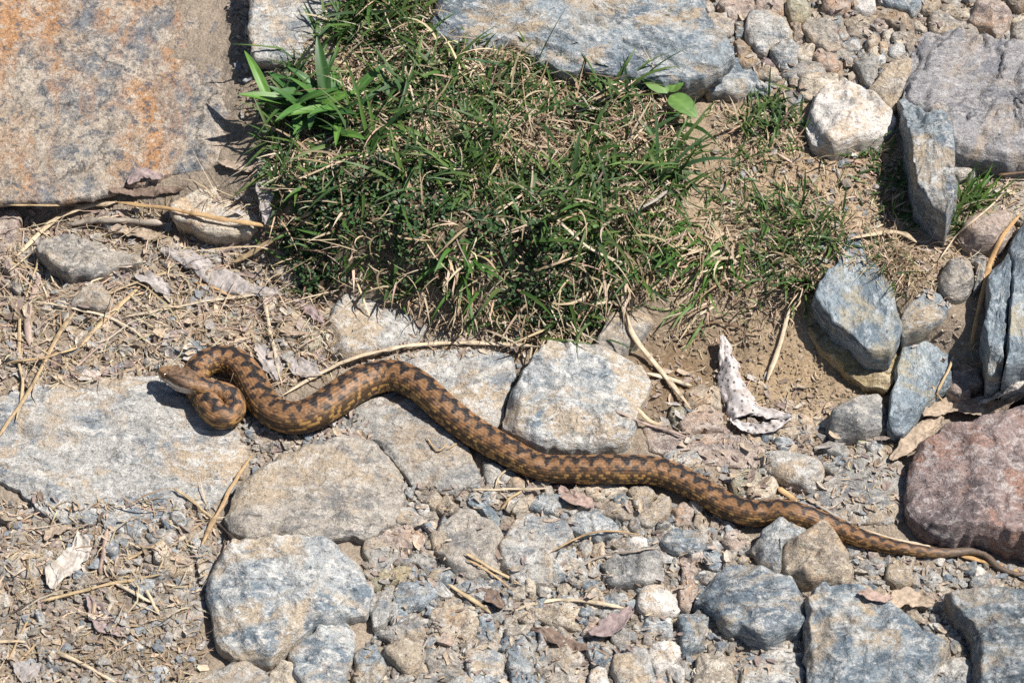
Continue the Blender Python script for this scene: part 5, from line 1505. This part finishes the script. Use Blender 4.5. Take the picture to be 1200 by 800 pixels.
stalk([(47,704),(128,684),(190,673)], 4.5, 'straw', 'long straw in the lower left litter', 3)
stalk([(-4,727),(60,695),(130,681)], 2.5, 'dark', 'thin dark twig along the lower left straw', 2, name='twig', cat='twig')
stalk([(145,657),(170,645),(193,632)], 4, 'straw', 'straw above the blocky tan stone', 2)
stalk([(134,682),(160,697),(183,706)], 4.5, 'cream', 'pale straw crossing below the long lower left straw', 3)
stalk([(170,690),(186,720)], 3.5, 'cream', 'short pale straw left of the dusty sunk stone', 3)
stalk([(66,763),(100,780),(137,800)], 5, 'cream', 'pale straw at the bottom left edge', 3)
stalk([(-5,751),(31,751)], 4, 'cream', 'short level straw at the left edge near the bottom', 3)
stalk([(10,774),(35,722)], 4, 'tan', 'tan straw slanting at the bottom left', 3)
stalk([(20,776),(47,749)], 3, 'tan', 'small straw beside the tan straw at the bottom left', 2)
stalk([(125,620),(121,648),(117,673)], 6, 'mauve', 'reddish brown dead stem below the wide pale slab', 3)
stalk([(82,735),(84,752),(95,760),(112,755),(131,724)], 2.5, 'dark', 'thin dark looped rootlet in the lower left litter', 2, name='twig', cat='twig')
stalk([(112,742),(122,722),(131,704)], 5, 'grey', 'grey splinter inside the looped rootlet', 2, name='twig', cat='twig')
stalk([(645,647),(680,628),(708,622),(752,627)], 2.5, 'tan', 'thin arched rootlet across the lavender grey stone', 3, name='twig', cat='twig')
stalk([(678,665),(700,653),(742,645),(774,642)], 3.5, 'grey', 'thin grey stem above the grey rectangular stone', 3)
stalk([(992,616),(1050,632),(1108,644)], 6, 'cream', 'pale blade lying along the upper side of the snake tail', 3, flat=.35)
stalk([(1124,651),(1160,660),(1203,670)], 6, 'orange', 'orange tan blade under the tip of the snake tail', 2, flat=.35)
stalk([(911,571),(933,587)], 7, 'orange', 'short orange twig under the smooth oval stone', 3, name='twig', cat='twig')
stalk([(757,437),(787,445),(811,452)], 6, 'cream', 'cream blade across the dark soil hollow', 3, flat=.35)
stalk([(746,477),(760,492),(775,498)], 7, 'cream', 'short pale blade at the right corner of the pale block', 3, flat=.35)
stalk([(720,480),(742,490),(775,502),(808,512)], 4, 'mauve', 'mauve stem from the pale block to the pinkish stone', 3)
stalk([(561,384),(585,391),(607,398)], 3, 'cream', 'short cream straw below the turf front', 4)
stalk([(626,375),(617,396),(607,420)], 2.5, 'straw', 'thin straw hanging from the turf over the long pale stem', 4)
stalk([(500,512),(512,528),(524,520)], 3, 'tan', 'short tan straw beside the flat grey slab', 2)
stalk([(524,526),(546,514)], 2.5, 'tan', 'thin straw poking out under the snake', 2)
stalk([(512,620),(528,590),(542,574)], 2.5, 'dark', 'thin dark twig above the flat brown grey stone', 3, name='twig', cat='twig')
stalk([(1098,460),(1112,432),(1118,415)], 4, 'straw', 'straw leaning on the grey green slab', 3)
stalk([(1092,452),(1104,470),(1115,480)], 3.5, 'straw', 'straw at the lower right of the grey green slab', 3)
stalk([(1168,206),(1200,202),(1220,200)], 4, 'brown', 'brown twig at the right edge under the striped boulder', 3, name='twig', cat='twig')
stalk([(955,588),(990,612),(1005,618)], 4, 'grey', 'grey splinter between the flat grey stone and the snake', 2, name='twig', cat='twig')
stalk([(450,252),(520,232),(560,206)], 3, 'cream', 'pale dry stem across the middle of the turf', 12)
stalk([(640,245),(690,290),(735,310)], 4.5, 'cream', 'pale dry stalk slanting over the right front of the turf', 10)
stalk([(345,212),(400,190),(480,168)], 4, 'cream', 'pale stalk lying over the left part of the turf', 10)
stalk([(738,252),(765,236),(785,222)], 6, 'grey', 'stout grey stalk near the right front of the turf', 8)

# ------------------------------------------------------------------ dead leaves and bark
def sheet(path, w, colr, label, curl=.6, lift=2., name='dead_leaf', cat='leaf', wrinkle=1.0, prof=None, mat='deadleaf', roll=0., spots=False, parent=None):
    """a dry leaf or flake: a thin crinkled sheet along a path, curled across its width"""
    path = catmull(path, 12)
    L = np.r_[0, np.cumsum(np.linalg.norm(np.diff(path, axis=0), axis=1))]
    nu, nv = max(16, int(L[-1] / 2.2)), 17
    s_ = np.linspace(0, L[-1], nu); u = np.linspace(0, 1, nu); v = np.linspace(-1, 1, nv)
    q = np.stack([np.interp(s_, L, path[:, 0]), np.interp(s_, L, path[:, 1])], 1)
    z = gsmooth(np.array([hit(a, b_)[2] for a, b_ in q]), nu * .15) + lift * mm
    P = at_plane(q[:, 0], q[:, 1], z)
    T = np.gradient(P, axis=0); T /= np.linalg.norm(T, axis=1)[:, None]
    up = np.array([0, 0, 1.]) - T * T[:, 2:3]; up /= np.linalg.norm(up, axis=1)[:, None]
    sd_ = np.cross(up, T)
    seed = int(path[0, 0] * 5 + path[0, 1] * 3)
    W = w * S * .5 * (np.clip(np.sin(math.pi * (u * .94 + .03)), 0, 1) ** .6 if prof is None else np.interp(u, *prof))
    W = W[:, None] * (1 + .50 * fbm(np.c_[np.repeat(u * 9, nv), np.tile(np.sign(v) * 3, nu), np.full(nu * nv, seed)], 3, seed).reshape(nu, nv))
    th = curl * v[None, :] + roll
    A = W * (np.sin(th) - math.sin(roll)) / max(curl, .05)
    B = W * (math.cos(roll) - np.cos(th)) / max(curl, .05)
    pq = np.c_[np.repeat(s_ / 16, nv), np.tile(v * w / 32, nu), np.full(nu * nv, seed)]
    B = B + wrinkle * (.0034 * fbm(pq, 4, seed + 1, .62) + .0012 * np.abs(vnoise(pq * 4, seed))).reshape(nu, nv)
    V = (P[:, None, :] + sd_[:, None, :] * A[..., None] + up[:, None, :] * B[..., None]).reshape(-1, 3)
    i = np.arange(nu - 1)[:, None] * nv; j = np.arange(nv - 1)[None, :]
    F = np.stack([i + j, i + j + 1, i + nv + j + 1, i + nv + j], -1).reshape(-1, 4)
    Vb = V - np.repeat(up, nv, 0) * .0004
    rim = []
    b0 = len(V)
    for a_ in range(nu - 1):
        rim += [(a_ * nv, (a_ + 1) * nv, b0 + (a_ + 1) * nv, b0 + a_ * nv), ((a_ + 1) * nv + nv - 1, a_ * nv + nv - 1, b0 + a_ * nv + nv - 1, b0 + (a_ + 1) * nv + nv - 1)]
    F2 = np.vstack([F, F[:, ::-1] + b0, np.array(rim)])
    C = np.array(colr)[None] * (1 + .35 * fbm(pq * 2, 3, seed + 7))[:, None]
    org = P[nu // 2]
    o = link(name, mesh_from(name, np.vstack([V, Vb]) - org, F2, True, np.clip(np.vstack([C, C * .8]), .01, .85)), M[mat], loc=org)
    if parent:
        o.parent = parent; o.location = org - np.array(parent.location)
    else: tag(o, label, cat, None if spots else 'dead leaves among the stones')
    return o

m, nt, b = nodes('spotted bark')
tc = nt.nodes.new('ShaderNodeTexCoord')
vo = nt.nodes.new('ShaderNodeTexVoronoi'); vo.inputs['Scale'].default_value = 250; vo.inputs['Randomness'].default_value = .9
nt.links.new(tc.outputs['Object'], vo.inputs['Vector'])
n_ = noise(nt, tc.outputs['Object'], 120, 6, .7, .5)
c = mix(nt, ramp(nt, n_, [(.40, 0), (.54, 1)]), (.33, .285, .265), (.54, .50, .485))
c = mix(nt, ramp(nt, vo.outputs['Distance'], [(.23, .9), (.29, 0)]), c, (.09, .08, .075))
nt.links.new(c, b.inputs['Base Color']); b.inputs['Roughness'].default_value = .8
bp = nt.nodes.new('ShaderNodeBump'); bp.inputs['Strength'].default_value = .7; bp.inputs['Distance'].default_value = .0012
nt.links.new(n_, bp.inputs['Height']); nt.links.new(bp.outputs[0], b.inputs['Normal'])
M['spotted'] = m
bark = sheet([(847,394),(854,428),(863,458),(876,484)], 46, (.7, .66, .64), 'curled white bark flake with dark spots lying on the sandy bank', curl=1.15, lift=7, name='bark_flake', cat='bark', prof=([0, .15, .5, .8, 1], [.22, .45, .75, 1.0, 1.05]), mat='spotted', spots=True, wrinkle=1.3, roll=3.14)
sheet([(856,490),(872,501),(896,504),(926,490)], 17, (.6, .5, .47), '', curl=.9, lift=3, name='lower_lip', mat='spotted', parent=bark, wrinkle=.8)
sheet([(868,474),(895,482),(928,487)], 15, (.6, .5, .47), '', curl=.6, lift=6, name='side_wing', mat='spotted', parent=bark, wrinkle=.8, roll=3.14)
LEAFC = {'grey': (.44, .40, .38), 'pale': (.62, .56, .50), 'pink': (.46, .34, .29), 'brown': (.26, .19, .15), 'tan': (.48, .38, .29), 'mauve': (.36, .28, .27)}
for path, w, cn, lb, curl, lift in [
    ([(188,294),(220,302),(252,320),(288,336),(328,343)], 26, 'grey', 'long curled grey dead leaf left of the turf', .9, 4),
    ([(306,188),(310,222),(312,264)], 17, 'grey', 'grey dead leaf standing right of the cream quartz stone', .7, 5),
    ([(150,214),(168,202),(190,208)], 17, 'mauve', 'dark crumpled leaf on the lower edge of the rust slab', .8, 3),
    ([(128,222),(150,224),(180,222),(215,222)], 12, 'brown', 'brown crumpled leaf above the thick orange straw', .8, 2),
    ([(255,190),(280,196),(300,200)], 12, 'tan', 'small tan leaf at the lower right of the rust slab', .5, 2),
    ([(655,572),(672,582),(696,592)], 17, 'pink', 'pinkish brown leaf just below the middle of the snake', .5, 4),
    ([(58,688),(72,668),(90,650),(94,624)], 27, 'pale', 'torn pale leaf in the lower left litter', .5, 3),
    ([(52,632),(66,622),(84,618)], 12, 'tan', 'small tan leaf above the torn pale leaf', .5, 2),
    ([(1080,486),(1120,476),(1160,478),(1198,462)], 22, 'tan', 'brown flaky leaf along the top of the big red rock', .7, 4),
    ([(1044,540),(1064,522),(1082,505),(1104,488)], 19, 'tan', 'crumpled tan leaf at the upper left of the big red rock', .6, 4),
    ([(1140,470),(1165,462),(1200,448)], 15, 'pale', 'pale flake under the blue slate boulder', .7, 3),
    ([(1006,693),(1030,700),(1046,700)], 12, 'pink', 'narrow pink leaf above the blue banded rock', .5, 3),
    ([(1042,708),(1065,700),(1094,708)], 22, 'tan', 'pinkish tan leaf between the blue banded and dark rocks', .3, 2),
    ([(690,742),(708,738),(728,725),(738,710)], 22, 'mauve', 'brown leaf curving below the pale curved stem', .8, 3),
    ([(622,735),(640,740),(662,752),(696,760)], 15, 'brown', 'dark shredded leaf in the lower gravel', 1.0, 2),
    ([(300,402),(312,418),(326,446)], 20, 'grey', 'silvery crumpled leaf right of the snake coil', .8, 3),
    ([(338,424),(352,432),(376,440)], 22, 'grey', 'silvery crumpled leaf above the first bend of the snake', .7, 3),
    ([(345,352),(360,360),(378,380)], 14, 'mauve', 'mauve leaf flake below the left corner of the turf', .7, 3),
    ([(160,322),(180,330),(200,345)], 18, 'grey', 'crumpled grey leaf right of the overhanging stone', .8, 2),
    ([(130,268),(160,272),(190,280)], 16, 'tan', 'tan leaf flake below the knobbly twig', .7, 2),
    ([(85,435),(100,440),(118,438)], 14, 'pale', 'cream leaf flake above the wide pale slab', .4, 2),
    ([(120,440),(130,434),(140,430)], 11, 'mauve', 'small dark leaf flake on the edge of the wide pale slab', .6, 2),
    ([(560,690),(575,700),(590,712)], 15, 'brown', 'dark leaf crumbs left of the pale curved stem', .8, 2),
    ([(18,775),(35,785),(52,778)], 22, 'grey', 'grey crumpled leaf at the bottom left corner', .6, 2),
    ([(105,700),(120,730),(150,745)], 20, 'mauve', 'mauve crumpled leaf inside the looped rootlet', .5, 1)]:
    sheet(path, w * 1.15, LEAFC[cn], lb, curl * .65, lift, roll=(.0 if curl < .6 else rnd.choice([0, 3.14])))
